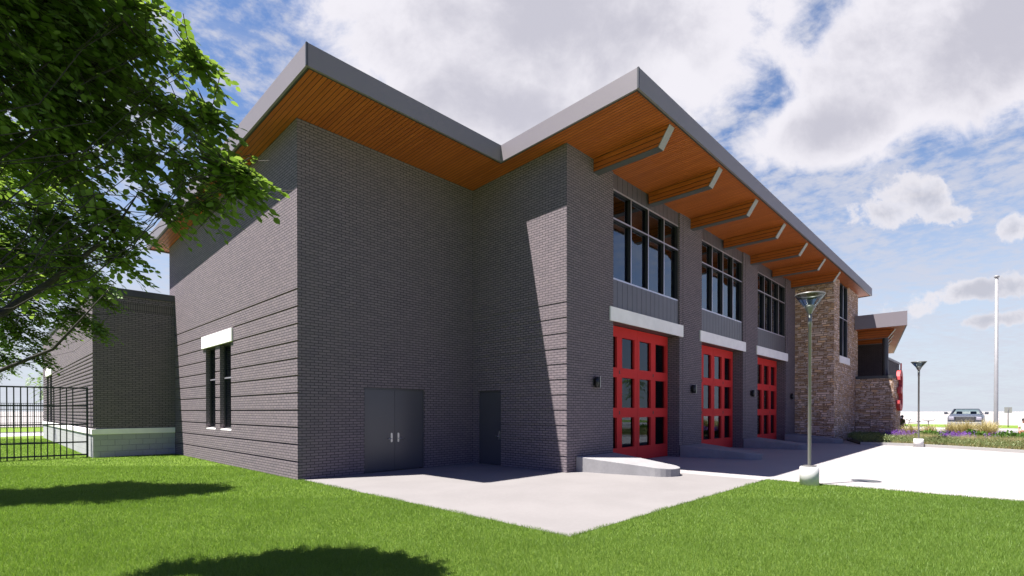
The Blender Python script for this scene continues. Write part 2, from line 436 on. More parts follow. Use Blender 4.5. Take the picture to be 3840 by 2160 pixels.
# ------------------------------------------------------------------ ground, lawn, paving
tag(MB().add([(-4000,-4000,-.06),(4000,-4000,-.06),(4000,4000,-.06),(-4000,4000,-.06)], [(0,1,2,3)]).build('ground', M['ground']), kind='structure')
lw = MB()
for x0, x1, y0, y1 in ((-60, .1, -7.9, 34), (-60, 7.75, -60, -7.9)):
    lw.add([(x0,y0,-.006),(x1,y0,-.006),(x1,y1,-.006),(x0,y1,-.006)], [(0,1,2,3)])
tag(lw.build('lawn', M['lawn']), kind='structure')
tag(MB().box(.1, 7.55, -7.9, .0, -.05, 0.0).build('patio_paving', M['pad']), kind='structure')
kerb_line = [(24.2, -5.6), (24.28, -7.0), (24.62, -8.0), (24.62, -8.7), (24.36, -9.5), (23.8, -10.7), (22.7, -12.4), (21.0, -15), (19.5, -19), (19, -26)]
ap = [(7.55, -3.0), (7.55, -7.9), (7.75, -7.9), (7.75, -60), (60, -60), (60, -26)] + [(19, -26)] + kerb_line[::-1][1:] + [(24.2, -3.0)]
tag(MB().prism(ap, -.05, 0.0).build('apron_paving', M['apron']), kind='structure')
tag(MB().box(5.4985, 7.55, -3.8, -3.0, -.05, -.002).build('threshold_paving', M['pad']), kind='structure')
tag(MB().box(24.2, 28.5, -6.98, -3.0, -.05, -.001).build('corner_paving', M['plot']), kind='structure')
tag(MB().box(30.9, 56, -26, -3, -.055, -.01).build('parking_ground', M['plot']), kind='structure')
tag(MB().box(56, 59.2, -60, 30, -.055, -.004).build('far_sidewalk', M['walk']), kind='structure')
tag(MB().box(59.2, 63, -60, 30, -.055, -.012).build('far_road', M['plot']), kind='structure')
tag(MB().box(63, 77, -60, 40, -.055, .0).build('far_lawn', M['lawn']), kind='structure')
tag(MB().box(-60, 18, 34, 40.5, -.055, .0).build('back_sidewalk', M['walk']), kind='structure')
tag(MB().box(-60, 18, 40.5, 43.4, -.055, -.008).build('back_road', M['asphalt']), kind='structure')
tag(MB().box(-60, 18, 43.4, 60, -.055, .0).build('back_lawn', M['lawn']), kind='structure')
# kerb round the planting bed
kb = MB()
inner = []
for i, p in enumerate(kerb_line):
    a = Vector(kerb_line[max(i-1, 0)]); c = Vector(kerb_line[min(i+1, len(kerb_line)-1)])
    d = (c-a).normalized(); n = Vector((-d.y, d.x))
    inner.append((p[0]+n.x*.16, p[1]+n.y*.16))
for i in range(1, len(kerb_line)-1):
    a, c, e, f = kerb_line[i], kerb_line[i+1], inner[i+1], inner[i]
    kb.hexa([(a[0],a[1],-.05),(c[0],c[1],-.05),(e[0],e[1],-.05),(f[0],f[1],-.05)], [(a[0],a[1],.12),(c[0],c[1],.12),(e[0],e[1],.12),(f[0],f[1],.12)])
tag(kb.build('kerb', M['kerb']), kind='structure')
bed_poly = inner[1:] + [(34, -26), (34, -7.75), (31.45, -7.3), (31.3, -5.6), (27.9, -5.78)]
tag(MB().prism(bed_poly, -.04, .06).build('planting_bed', M['mulch']), kind='structure')

# ------------------------------------------------------------------ the fire station
FS = thing('fire_station', (0, 0, 0), 'dark brick fire station with sloping cedar soffit roof and three red bays', 'building')
def wall_x(mb, xf, sgn, depth, y0, y1, z0, ztop, openings, grooves, gd=.045):
    """wall whose face is at x = xf, body towards +sgn*depth; openings (ya,yb,za,zb); grooves 30 mm high, 25 mm deep"""
    ys = sorted({y0, y1} | {q for o in openings for q in o[:2]})
    zmax = ztop(0, (y0+y1)/2)
    zb = {z0} | {q for o in openings for q in o[2:]}
    gz = [(g-.008, g+.034) for g in grooves]
    for a, b in gz: zb |= {a, b}
    zb = sorted(zb)
    for ya, yb in zip(ys, ys[1:]):
        for i, za in enumerate(zb):
            last = i == len(zb)-1
            zz = zmax-.5 if last else (za+zb[i+1])/2
            ym = (ya+yb)/2
            if any(o[0] < ym < o[1] and o[2] < zz < o[3] for o in openings): continue
            rec = any(a <= zz <= b for a, b in gz)
            xa = xf+sgn*(gd if rec else 0); xb = xf+sgn*depth
            X0, X1 = min(xa, xb), max(xa, xb)
            if last: mb.hexa([(X0,ya,za),(X1,ya,za),(X1,yb,za),(X0,yb,za)], [(X0,ya,ztop(0,ya)),(X1,ya,ztop(0,ya)),(X1,yb,ztop(0,yb)),(X0,yb,ztop(0,yb))])
            else: mb.box(X0, X1, ya, yb, za, zb[i+1])
WTOP = lambda x, y: soff(x, y)+.028
w = MB()
wins = [(4.56, 5.569, 1.03, 3.68), (6.009, 6.977, 1.03, 3.68)]
wall_x(w, 0, 1, .3, 0.3, 11.547, -.06, WTOP, wins, GR)
# corner return so that the grooves end at the corner face
zz = [-.06]+[q for g in GR for q in (g-.008, g+.034)]
for i, z in enumerate(zz):
    x0 = .045 if i % 2 else 0
    if i == len(zz)-1: w.hexa([(0,0,z),(.3,0,z),(.3,.3,z),(0,.3,z)], [(0,0,WTOP(0,0)),(.3,0,WTOP(0,0)),(.3,.3,WTOP(0,.3)),(0,.3,WTOP(0,.3))])
    else: w.box(x0, .3, 0 if not x0 else .0, .3, z, zz[i+1])
w.build('brick_wall', M['brick'], FS)
w = MB()                                                     # south wall of the west part, with the double door
for x0, x1, z0 in ((.3, 1.737, -.06), (1.737, 3.65, 2.235), (3.65, 5.8, -.06)):
    w.hexa([(x0,0,z0),(x1,0,z0),(x1,.3,z0),(x0,.3,z0)], [(x0,0,WTOP(0,0)),(x1,0,WTOP(0,0)),(x1,.3,WTOP(0,.3)),(x0,.3,WTOP(0,.3))])
w.build('brick_wall', M['brick'], FS)
w = MB()                                                     # return wall, with the single door
wall_x(w, A_, 1, .3, B_, 0, -.06, WTOP, [(-1.237, -.238, -.06, 2.225)], GR, .014)
w.build('brick_wall', M['brick'], FS)
# piers of the front; outer 0.25 m strips sit back a little
def pier(x0, x1, ls, rs, rl=True, rr=True):
    p = MB(); zt = WTOP(0, B_)
    xa = x0+(.25 if ls else 0); xb = x1-(.25 if rs else 0)
    p.box(xa, xb, B_, B_+.30, -.06, zt)
    if ls: p.box(x0, xa, B_+.012, B_+.30, -.06, zt)
    if rs: p.box(xb, x1, B_+.012, B_+.30, -.06, zt)
    p.box(x0, x1, B_+.30, B_+.75, -.06, zt)
    p.build('brick_pier', M['brick'], FS)
pier(A_+.3, 7.736, False, True); pier(12.013, 13.866, True, True); pier(18.18, 20.041, True, True); pier(24.353, 25.971, True, False)
w = MB()
w.box(25.971, 32.06, 11.2, 11.5, 0, 7.9); w.box(31.76, 32.06, B_, 11.2, 0, 7.95); w.box(.3, 25.971, 11.25, 11.547, 0, 7.9)
w.build('brick_wall', M['brick'], FS)
# interior shell: floor, back partition, ceiling joists
fl = MB().box(5.8, 31.7, -3.0, 11.2, -.05, .003); fl.box(.3, 5.8, .3, 11.2, -.05, .003)
fl.build('hall_floor', M['innerfloor'], FS)
MB().box(6.6, 31.7, 7.0, 7.1, .003, 7.9).build('hall_partition', M['inner'], FS)
jo = MB()
for k in range(14):
    x = 7.2+k*1.8
    jo.box(x, x+.12, -2.9, 7.0, 7.55, 7.67); jo.box(x, x+.12, -2.9, 7.0, 8.05, 8.17)
    for j in range(8):
        y = -2.8+j*1.2; jo.tube([(x+.06, y, 7.6), (x+.06, y+.6, 8.1)], .03, 4); jo.tube([(x+.06, y+.6, 8.1), (x+.06, y+1.2, 7.6)], .03, 4)
jo.build('roof_joists', M['cap'], FS)
# roof: deck, soffit, fascia
RP = [(-.618, 12.19), (-.618, -1.865), (4.876, -1.865), (4.876, -6.13), (32.906, -6.13), (32.906, 12.19)]
def inset(poly, d):
    out = []; n = len(poly)
    for i in range(n):
        p0, p1, p2 = Vector(poly[i-1]), Vector(poly[i]), Vector(poly[(i+1) % n])
        d1 = (p1-p0).normalized(); d2 = (p2-p1).normalized()
        n1 = Vector((-d1.y, d1.x)); n2 = Vector((-d2.y, d2.x))
        out.append((p1.x+(n1.x+n2.x)*d, p1.y+(n1.y+n2.y)*d))
    return out
R1 = inset(RP, .05); R2 = inset(RP, .085)
MB().prism(R1, lambda x, y: soff(x, y)+.10, lambda x, y: soff(x, y)+FT-.04).build('roof', M['roof'], FS)
def ring(name, m_, outer, inn, z0, z1, gap=None):
    mb = MB(); n = len(outer)
    for i in range(n):
        j = (i+1) % n; a, b, c, d = outer[i], outer[j], inn[j], inn[i]
        q = [a, b, c, d]
        mb.hexa([(x, y, soff(x, y)+z0) for x, y in q], [(x, y, soff(x, y)+z1) for x, y in q])
    return mb.build(name, m_, FS)
ring('fascia', M['fascia'], RP, R1, 0, FT)
ring('drip_edge', M['trim'], R1, R2, .0, .075)
MB().prism(R2, lambda x, y: soff(x, y)+.03, lambda x, y: soff(x, y)+.095).build('soffit', M['soffit'], FS, uv='soffit')
                                                    # folded corner seams of the fascia
for (x, y), (ox, oy) in (((-.618, -1.865), (-1, -1)), ((4.876, -6.13), (-1, -1))):
    z = soff(x, y)
    cj = MB(); cj.box(x-.006, x+.035, y-.006, y-.0005, z+.001, z+FT+.004); cj.box(x-.006, x-.0005, y-.0005, y+.035, z+.001, z+FT+.004)
    cj.build('corner_seam', M['dark_metal'], FS)
# beams
for k in range(7):
    x = 6.706+3.0775*k
    def zt(y): return soff(0, y)+.03
    y0, y1, y2, zb = B_, -5.634, -5.935, 8.276
    b = MB().hexa([(x+.004,y1+.006,zb+.01),(x+.252,y1+.006,zb+.01),(x+.252,y0,zb+.01),(x+.004,y0,zb+.01)],
                  [(x+.004,y2+.006,zt(y2)),(x+.252,y2+.006,zt(y2)),(x+.252,y0,zt(y0)),(x+.004,y0,zt(y0))])
    bo = b.build('beam', M['beamwood'], FS, uv='beam')
    MB().box(x, x+.256, y1, y0, zb-.012, zb+.0095).build('beam_cap', M['cap_dark'], bo)
    e = MB().hexa([(x,y1-.012,zb-.012),(x+.256,y1-.012,zb-.012),(x+.256,y1+.0055,zb+.0095),(x,y1+.0055,zb+.0095)],
                  [(x,y2-.012,zt(y2)-.002),(x+.256,y2-.012,zt(y2)-.002),(x+.256,y2+.0055,zt(y2)-.002),(x,y2+.0055,zt(y2)-.002)])
    e.build('beam_end', M['cap'], bo)
# bays: door leaves, lintel, cladding, window
ROWS = [(.457, 1.417), (1.727, 2.680), (2.980, 3.945)]
def leaf_door(xa, xb, cols, yd):
    d = MB(); th = .055
    xs = [xa]+[q for c in cols for q in c]+[xb]; zs_ = [.01]+[q for r in ROWS for q in r]+[4.272]
    for i in range(len(xs)-1):
        if i % 2 == 0: d.box(xs[i], xs[i+1], yd, yd+th, zs_[0], zs_[-1])
        else:
            for j in range(0, len(zs_)-1, 2): d.box(xs[i], xs[i+1], yd, yd+th, zs_[j], zs_[j+1])
    o = d.build('bay_door', M['red'], FS)
    for c in cols:
        for r in ROWS:
            MB().box(c[0]-.01, c[1]+.01, yd+.07, yd+.08, r[0]-.01, r[1]+.01).build('pane', M['doorglass'], o)
    # rebate that holds the panes
    rb = MB()
    for c in cols:
        for r in ROWS:
            rb.box(c[0]-.02, c[0], yd+.055, yd+.095, r[0]-.02, r[1]+.02); rb.box(c[1], c[1]+.02, yd+.055, yd+.095, r[0]-.02, r[1]+.02)
            rb.box(c[0], c[1], yd+.055, yd+.095, r[1], r[1]+.02); rb.box(c[0], c[1], yd+.055, yd+.095, r[0]-.02, r[0])
    rb.build('glazing_bead', M['red'], o)
    return o
for n_, (xa, xb) in enumerate(BAY):
    off = xa-7.736; c = (xa+xb)/2; yd = -3.222
    colsL = [(7.895+off, 8.645+off), (8.941+off, 9.702+off)]; colsR = [(10.025+off, 10.786+off), (11.106+off, 11.847+off)]
    for side, (p, q, cols, hx) in enumerate(((xa+.01, c-.006, colsL, 8.79+off), (c+.006, xb-.01, colsR, 10.94+off))):
        o = leaf_door(p, q, cols, yd)
        for hz in (1.569, 2.844):
            MB().box(hx-.022, hx+.022, yd-.012, yd-.001, hz-.055, hz+.055).build('latch', M['black'], o, bevel=.004)
    MB().box(xa, xb, yd+.1, yd+.2, 4.3, 8.5).build('bulkhead', M['inner'], FS)
    MB().box(xa-.228, xb+.187, B_-.05, B_-.001, 4.257, 4.666).build('lintel', M['cast'], FS, bevel=.006)
    MB().box(xa, xb, B_+.0, B_+.46, 4.285, 4.4).build('door_head', M['cap_dark'], FS)
    # cladding with standing seams
    cl = MB(); cl.box(xa, xb, B_+.085, B_+.2, 4.41, 5.515); cu = MB(); cu.box(xa, xb, B_+.085, B_+.2, 8.19, WTOP(0, B_))
    nseam = 15
    sw = (xb-xa)/nseam
    for k in range(nseam):
        x = xa+k*sw
        cl.box(x+.008, x+sw-.008, B_+.055, B_+.0845, 4.41, 5.515); cu.box(x+.008, x+sw-.008, B_+.055, B_+.0845, 8.19, WTOP(0, B_))
    cl.build('metal_cladding', M['clad'], FS); cu.build('metal_cladding', M['clad'], FS)
    # window
    z0, z1, zm = 5.515, 8.19, 7.325; fy0, fy1 = B_+.075, B_+.22
    mx = [xa+.02+(xb-xa)*k/4 for k in range(5)]; mx[0] = xa+.025; mx[4] = xb-.025
    def grid(q0, q1, hw):
        f = MB(); f.box(xa, xb, q0, q1, z0, z0+.05); f.box(xa, xb, q0, q1, z1-.045, z1); f.box(xa, xb, q0+.001, q1-.001, zm-hw, zm+hw)
        for k, x in enumerate(mx):
            if k in (0, 4) and hw < .024: continue
            f.box(x-hw, x+hw, q0+.002, q1-.002, z0+.05, z1-.045)
        return f
    f = grid(fy0, fy1, .0245)
    fo = f.build('window', M['frame_dark'], FS)
    grid(fy0-.014, fy0-.001, .021).build('frame_cap', M['frame'], fo)
    for k in range(4):
        for a, b_ in ((z0+.055, zm-.026), (zm+.026, z1-.05)):
            MB().box(mx[k]+.026, mx[k+1]-.026, fy1-.045, fy1-.035, a, b_).build('pane', M['glass'], fo)
MB().box(7.736, 24.353, B_+.75, B_+.8, 4.3, 4.45).build('hall_header', M['inner'], FS)

# steel doors
def plate_handle(x, y, z, nx, ny, dirx, diry, par):
    """escutcheon at a face point; n = outward normal, dir = lever direction"""
    pl = MB()
    def P(a, b, c): return (x+dirx*a+nx*b, y+diry*a+ny*b, z+c)
    hw = .028
    prof = [(-hw, -.10), (-hw*.6, -.125), (hw*.6, -.125), (hw, -.10), (hw, .10), (hw*.6, .125), (-hw*.6, .125), (-hw, .10)]
    vs = [P(a, .001, c) for a, c in prof]+[P(a, .012, c) for a, c in prof]
    pl.add(vs, [tuple(range(8, 16))]+[(i, (i+1) % 8, 8+(i+1) % 8, 8+i) for i in range(8)])
    pl.tube([P(0, .012, -.03), P(0, .05, -.03), P(.02, .06, -.03), P(.13, .062, -.03)], .009, 8)
    return pl.build('door_handle', M['steel'], par)
dy_ = .055
dl = MB().box(1.785, 2.688, dy_, dy_+.05, .012, 2.19); o = dl.build('steel_door', M['door'], FS, bevel=.003); plate_handle(2.585, dy_, .9, 0, -1, -1, 0, o)
dr = MB().box(2.694, 3.605, dy_, dy_+.05, .012, 2.19); o = dr.build('steel_door', M['door'], FS, bevel=.003); plate_handle(2.80, dy_, .9, 0, -1, 1, 0, o)
fr = MB(); fr.box(1.737, 1.782, .05, .2, -.02, 2.235); fr.box(3.608, 3.65, .05, .2, -.02, 2.235); fr.box(1.782, 3.608, .05, .2, 2.193, 2.235)
fr.box(2.68, 2.70, .106, .13, 0, 2.19)
fr.build('door_frame', M['door'], FS)
dd = MB().box(A_+.055, A_+.105, -1.195, -.28, .012, 2.18); o = dd.build('steel_door', M['door'], FS, bevel=.003); plate_handle(A_+.055, -1.12, .9, -1, 0, 0, 1, o)
fr = MB(); fr.box(A_+.05, A_+.2, -.278, -.238, -.02, 2.225); fr.box(A_+.05, A_+.2, -1.237, -1.197, -.02, 2.225); fr.box(A_+.05, A_+.2, -1.197, -.278, 2.183, 2.225)
fr.build('door_frame', M['door'], FS)

# narrow west windows
def slim_window(xf, ya, yb, z0, z1, zm, par, dark=.12):
    f = MB(); x0, x1 = xf+dark, xf+dark+.06
    f.box(x0, x1, ya, ya+.04, z0, z1); f.box(x0, x1, yb-.04, yb, z0, z1); f.box(x0, x1, ya+.04, yb-.04, z1-.05, z1); f.box(x0, x1, ya+.04, yb-.04, z0, z0+.05)
    f.box(x0, x1, ya+.04, yb-.04, zm-.025, zm+.025)
    ym = (ya+yb)/2
    o = f.build('window', M['frame_dark'], par)
    MB().box(x0-.003, x0+.002, ya+.04, yb-.04, zm-.02, zm+.02).build('mullion', M['frame'], o)
    MB().box(xf-.0+.01, xf+dark, ya, yb, z0-.04, z0).build('sill', M['cast'], o)
    for a, b_ in ((z0+.05, zm-.025), (zm+.025, z1-.05)):
        MB().box(x0+.03, x0+.04, ya+.04, yb-.04, a, b_).build('pane', M['glass'], o)
    return o
slim_window(0, 4.56, 5.569, 1.075, 3.68, 2.64, FS); slim_window(0, 6.009, 6.977, 1.075, 3.68, 2.64, FS)
MB().box(-.05, -.001, 4.372, 7.278, 3.67, 4.065).build('lintel', M['cast'], FS, bevel=.005)
MB().box(.45, .5, 3.5, 8.5, 0.003, 5).build('hall_partition', M['inner'], FS)

# stone tower at the east end (under the same roof)
tw = MB(); TY = -5.546; TX0, TX1 = 25.971, 32.06; zt_ = lambda x, y: soff(x, y)+.028
def tbox(x0, x1, y0, y1, z0, z1=None):
    if z1 is None: tw.hexa([(x0,y0,z0),(x1,y0,z0),(x1,y1,z0),(x0,y1,z0)], [(x0,y0,zt_(0,y0)),(x1,y0,zt_(0,y0)),(x1,y1,zt_(0,y1)),(x0,y1,zt_(0,y1))])
    else: tw.box(x0, x1, y0, y1, z0, z1)
tbox(TX0, TX0+.3, TY, B_+.3, -.06); tbox(TX1-.3, TX1, TY, B_-.001, -.06)
tbox(TX0+.3, 27.15, TY, TY+.3, -.06); tbox(29.4, TX1-.3, TY, TY+.3, -.06); tbox(27.15, 29.4, TY, TY+.3, -.06, 4.64)
tw.build('stone_wall', M['stone'], FS)
MB().box(27.1, 29.6, TY-.05, TY-.001, 4.26, 4.64).build('window_sill', M['cast'], FS, bevel=.006)
f = MB(); y0, y1 = TY+.06, TY+.2; z0, z1 = 4.64, 8.66
f.box(27.15, 29.4, y0, y1, z0, z0+.05); f.box(27.15, 29.4, y0, y1, z1-.03, z1); f.box(27.15, 29.4, y0+.002, y1, 6.75, 6.81)
for x in (27.18, 28.28, 29.37): f.box(x-.03, x+.03, y0+.001, y1-.002, z0+.05, z1-.03)
fo = f.build('window', M['frame_dark'], FS)
cf = MB()
for x in (27.18, 28.28, 29.37): cf.box(x-.028, x+.028, y0-.014, y0-.001, z0+.05, z1-.03)
cf.box(27.15, 29.4, y0-.016, y0-.0005, 6.76, 6.80); cf.build('frame_cap', M['frame'], fo)
for a, b_ in ((27.21, 28.25), (28.31, 29.34)):
    for c_, d_ in ((4.69, 6.75), (6.81, 8.63)): MB().box(a, b_, y1-.04, y1-.03, c_, d_).build('pane', M['glass'], fo)

# ------------------------------------------------------------------ annex on the west
AX = thing('brick_annex', (-1.2, 20, 0), 'low flat-roofed dark brick annex on a grey block base, left of the tall wing', 'building')
x0, x1, y0, y1 = -2.437, -.002, 10.812, 30.6
agr = [1.0+.1355*k+.02 for k in range(20)]
w = MB()
aw = [(24.95, 26.2, 1.0, 3.6), (26.75, 28.05, 1.0, 3.6)]
# west face with tight grooves
ys = [y0+.2] + [q for o in aw for q in o[:2]] + [y1]
prev = 1.0
bands = []
for g in agr:
    bands.append((prev, g, 0)); bands.append((g, g+.045, .035)); prev = g+.045
bands.append((prev, 5.75, 0))
for za, zb, rec in bands:
    for i in range(len(ys)-1):
        if i % 2 == 1 and (za+zb)/2 < 3.6: continue
        w.box(x0+rec, x0+.3, ys[i], ys[i+1], za, zb)
    w.box(x0+rec, x0+.3, y0, y0+.2, za, zb)
w.box(x0+.3, x1, y0, y0+.3, 1.0, 5.23); w.box(x0+.3, x1, y0, y0+.3, 5.55, 5.75); w.box(x0+.3, x1, y1-.3, y1, 1.0, 5.75)
w.build('brick_wall', M['brick'], AX)
MB().box(x0+.3, x1, y0+.0, y0+.3, 5.23, 5.55).build('soldier_course', M['soldier'], AX)
MB().box(x0-.05, x1, y0-.05, y1+.05, 5.75, 6.0).build('coping', M['fascia' if False else 'dark_metal'], AX, bevel=.01)
MB().box(x0-.04, x1, y0-.04, y1, .805, 1.0).build('stone_band', M['cast'], AX, bevel=.01)
MB().box(x0, x1, y0, y1, -.06, .805).build('block_base', M['block'], AX)
MB().box(x0-.05, x0-.001, 24.85, 28.15, 3.6, 4.035).build('lintel', M['cast'], AX)
for a, b_ in ((24.95, 26.2), (26.75, 28.05)): slim_window(x0, a, b_, 1.0, 3.6, 2.4, AX)
MB().box(x0+.35, x1-.1, y0+.4, y1-.4, .81, 5.7).build('inner_room', M['inner'], AX)

# ------------------------------------------------------------------ entrance wing: low stone wall, canopy, wall behind
EW = thing('entrance_wing', (33, -6, 0), 'low entrance wing with stone screen wall and cedar canopy on a round column', 'building')
sx, ys_, yn = 31.36, -7.47, -5.56
poly = [(sx, yn)] + [(sx+.25-.25*math.cos(a), ys_+.25-.25*math.sin(a)) for a in [PI/2*k/6 for k in range(7)]] + [(33.6, ys_), (33.6, yn)]
MB().prism(poly, -.06, 3.53).build('stone_wall', M['stone'], EW)
pc = [(sx-.04, yn)] + [(sx+.25-.29*math.cos(a), ys_+.25-.29*math.sin(a)) for a in [PI/2*k/6 for k in range(7)]] + [(33.64, ys_-.04), (33.64, yn)]
MB().prism(pc, 3.53, 3.70).build('wall_cap', M['dark_metal'], EW)
cp = [(31.05, -5.56), (31.05, -8.06), (48.0, -5.37), (48.0, 7.0), (32.07, 7.0), (32.07, -5.56)]
cp2 = [(31.1, -5.56), (31.1, -7.995), (48.0, -5.3), (48.0, 7.0), (32.07, 7.0), (32.07, -5.56)]  # unseen northern part added to keep light off the wall behind
MB().prism(cp2, 6.52, 7.25).build('canopy_roof', M['roof'], EW)
MB().prism(cp2, 6.49, 6.519).build('canopy_soffit', M['soffit'], EW, uv='soffit')
fc = MB()
for i in ((0, 1), (1, 2)):
    a, b_ = cp[i[0]], cp[i[1]]; c_, d_ = cp2[i[1]], cp2[i[0]]
    fc.hexa([(a[0],a[1],6.48),(b_[0],b_[1],6.48),(c_[0],c_[1],6.48),(d_[0],d_[1],6.48)], [(a[0],a[1],7.29),(b_[0],b_[1],7.29),(c_[0],c_[1],7.29),(d_[0],d_[1],7.29)])
fc.build('canopy_fascia', M['fascia'], EW)
for k in range(4):
    x = 32.3+2.9*k; ye = -7.35+.158*(x-32.3)
    b = MB().hexa([(x,ye+.35,6.02),(x+.22,ye+.35,6.02),(x+.22,-4.2,6.02),(x,-4.2,6.02)], [(x,ye,6.489),(x+.22,ye,6.489),(x+.22,-4.2,6.489),(x,-4.2,6.489)])
    bo = b.build('canopy_beam', M['beamwood'], EW, uv='beam')
    MB().box(x, x+.22, ye+.35, -4.2, 5.995, 6.019).build('beam_cap', M['cap_dark'], bo)
    MB().hexa([(x-.002,ye+.33,5.995),(x+.222,ye+.33,5.995),(x+.222,ye+.349,6.019),(x-.002,ye+.349,6.019)], [(x-.002,ye-.02,6.487),(x+.222,ye-.02,6.487),(x+.222,ye-.001,6.487),(x-.002,ye-.001,6.487)]).build('beam_end', M['cap'], bo)
MB().lathe((32.75, -6.83), [(.155, 3.6), (.155, 6.5)], 28).build('column', M['dark_metal'], EW)
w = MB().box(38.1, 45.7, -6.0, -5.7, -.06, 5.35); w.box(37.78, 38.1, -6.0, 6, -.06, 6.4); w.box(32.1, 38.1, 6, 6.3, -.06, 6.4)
w.build('brick_wall', brick_mat('darker brick', (.09, .075, .085), (.07, .062, .07), (.012, .012, .014)), EW)  # darker copy of the dark brick for the wall behind the canopy
w = MB().box(38.1, 45.75, -6.05, -5.65, 5.35, 5.5); w.build('wall_cap', M['fascia'], EW)
MB().box(45.76, 45.86, -6.15, -6.06, 3.9, 5.45).build('trim_fin', M['red'], EW)
# red numeral 3
def numeral3():
    up_ = [(.20, 1.80), (.20, 1.96), (.27, 2.12), (.42, 2.21), (.68, 2.24), (.94, 2.21), (1.10, 2.11), (1.18, 1.94), (1.18, 1.62), (1.12, 1.42), (1.0, 1.29), (.86, 1.21)]
    path = up_+[(x, 2.42-z) for x, z in up_[-2::-1]]
    L_, R_ = [], []
    for i, p in enumerate(path):
        a = Vector(path[max(i-1, 0)]); c = Vector(path[min(i+1, len(path)-1)]); d = (c-a).normalized(); n = Vector((-d.y, d.x))*.18
        L_.append((p[0]+n.x, p[1]+n.y)); R_.append((p[0]-n.x, p[1]-n.y))
    mb = MB(); N_ = len(path)
    for y0, y1 in ((-.17, 0),):
        vs = [(x, y0, z) for x, z in L_]+[(x, y0, z) for x, z in R_]+[(x, y1, z) for x, z in L_]+[(x, y1, z) for x, z in R_]
        fs = []
        for i in range(N_-1):
            a, b_, c, d = i, i+1, N_+i+1, N_+i
            fs += [(d, c, b_, a), (2*N_+a, 2*N_+b_, 2*N_+c, 2*N_+d), (a, b_, 2*N_+b_, 2*N_+a), (c, d, 2*N_+d, 2*N_+c)]
        fs += [(0, 2*N_, 3*N_, N_), (N_-1, 2*N_-1, 4*N_-1, 3*N_-1)]
        mb.add(vs, fs)
    mb.box(.42, .92, -.172, -.002, 1.03, 1.39)
    return mb.build('number_sign', simple('red sign paint', (.55, .07, .075), .6))
n3 = numeral3(); n3.location = (31.70, ys_-.02, 1.64)
tag(n3, 'big red numeral 3 mounted on the end of the low stone wall', 'sign')

# ------------------------------------------------------------------ concrete plinths beside the bay doors
def plinth(xc, label):
    out = [(xc+.93, B_-.012), (xc-.93, B_-.012)]
    nose = []
    xl, yl = xc-.52, -5.62
    for k in range(13):
        a = PI+PI*k/12
        nose.append((xc+.50*math.cos(a)+.02, -5.62+.50*math.sin(a)))
    poly = [(xc-.93, B_-.012), (xc-.80, -4.4)] + nose + [(xc+.80, -4.4), (xc+.93, B_-.012)]
    zt = lambda x, y: .405-(.21)*min(1, max(0, (B_-y)/2.4))
    p = MB().prism(poly, -.04, zt)
    o = p.build('concrete_plinth', M['plinth'], None, bevel=.012)
    return tag(o, label, 'plinth', 'concrete plinths between the bay doors')
plinth(6.82, 'sunlit round-nosed concrete plinth at the foot of the nearest brick pier')
plinth(12.94, 'shaded concrete plinth between the first and second red doors')
plinth(19.11, 'shaded concrete plinth between the second and third red doors')
plinth(25.05, 'shaded concrete plinth at the foot of the stone tower')

# ------------------------------------------------------------------ wall lamps
def wall_light(x, label):
    t_ = thing('wall_lamp', (x, B_, 2.28), label, 'wall light', 'black wall lamps on the brick piers')
    MB().box(x-.05, x+.05, B_-.03, B_-.001, 2.33, 2.53).build('backplate', M['black'], t_, bevel=.01)
    MB().lathe((x, B_-.10), [(.0005, 2.28), (.062, 2.28), (.062, 2.575), (.0005, 2.575)], 20).build('lamp_body', M['black'], t_)
    MB().box(x+.066, x+.078, B_-.17, B_-.03, 2.27, 2.585).build('side_blade', M['steel'], t_)
for x, l in ((6.74, 'black cylinder wall lamp on the nearest brick pier, left of the first red door'), (12.94, 'black cylinder wall lamp between the first and second red doors'),
             (19.11, 'black cylinder wall lamp between the second and third red doors'), (25.12, 'black cylinder wall lamp on the pier beside the stone tower')):
    wall_light(x, l)

# ceiling lights hung in the hall, seen through the door glass
def tube_light(x, y, label):
    m_, t2, b2 = mat('tube lamp'); setp(b2, (.8, .8, .8), .4); b2.inputs['Emission Color'].default_value = (1, 1, 1, 1); b2.inputs['Emission Strength'].default_value = 1.6
    o = MB().box(x, x+2.6, y, y+.16, 4.9, 4.98).build('ceiling_lamp', m_)
    tag(o, label, 'ceiling light', 'tube lamps hung inside the hall')
for x, w1 in ((11.5, 'first'), (17.5, 'second'), (23.0, 'third')):
    for y, w2 in ((.5, 'nearer the glass'), (3.2, 'deeper in the hall')): tube_light(x, y, 'white tube lamp behind the %s red doors, the one %s' % (w1, w2))

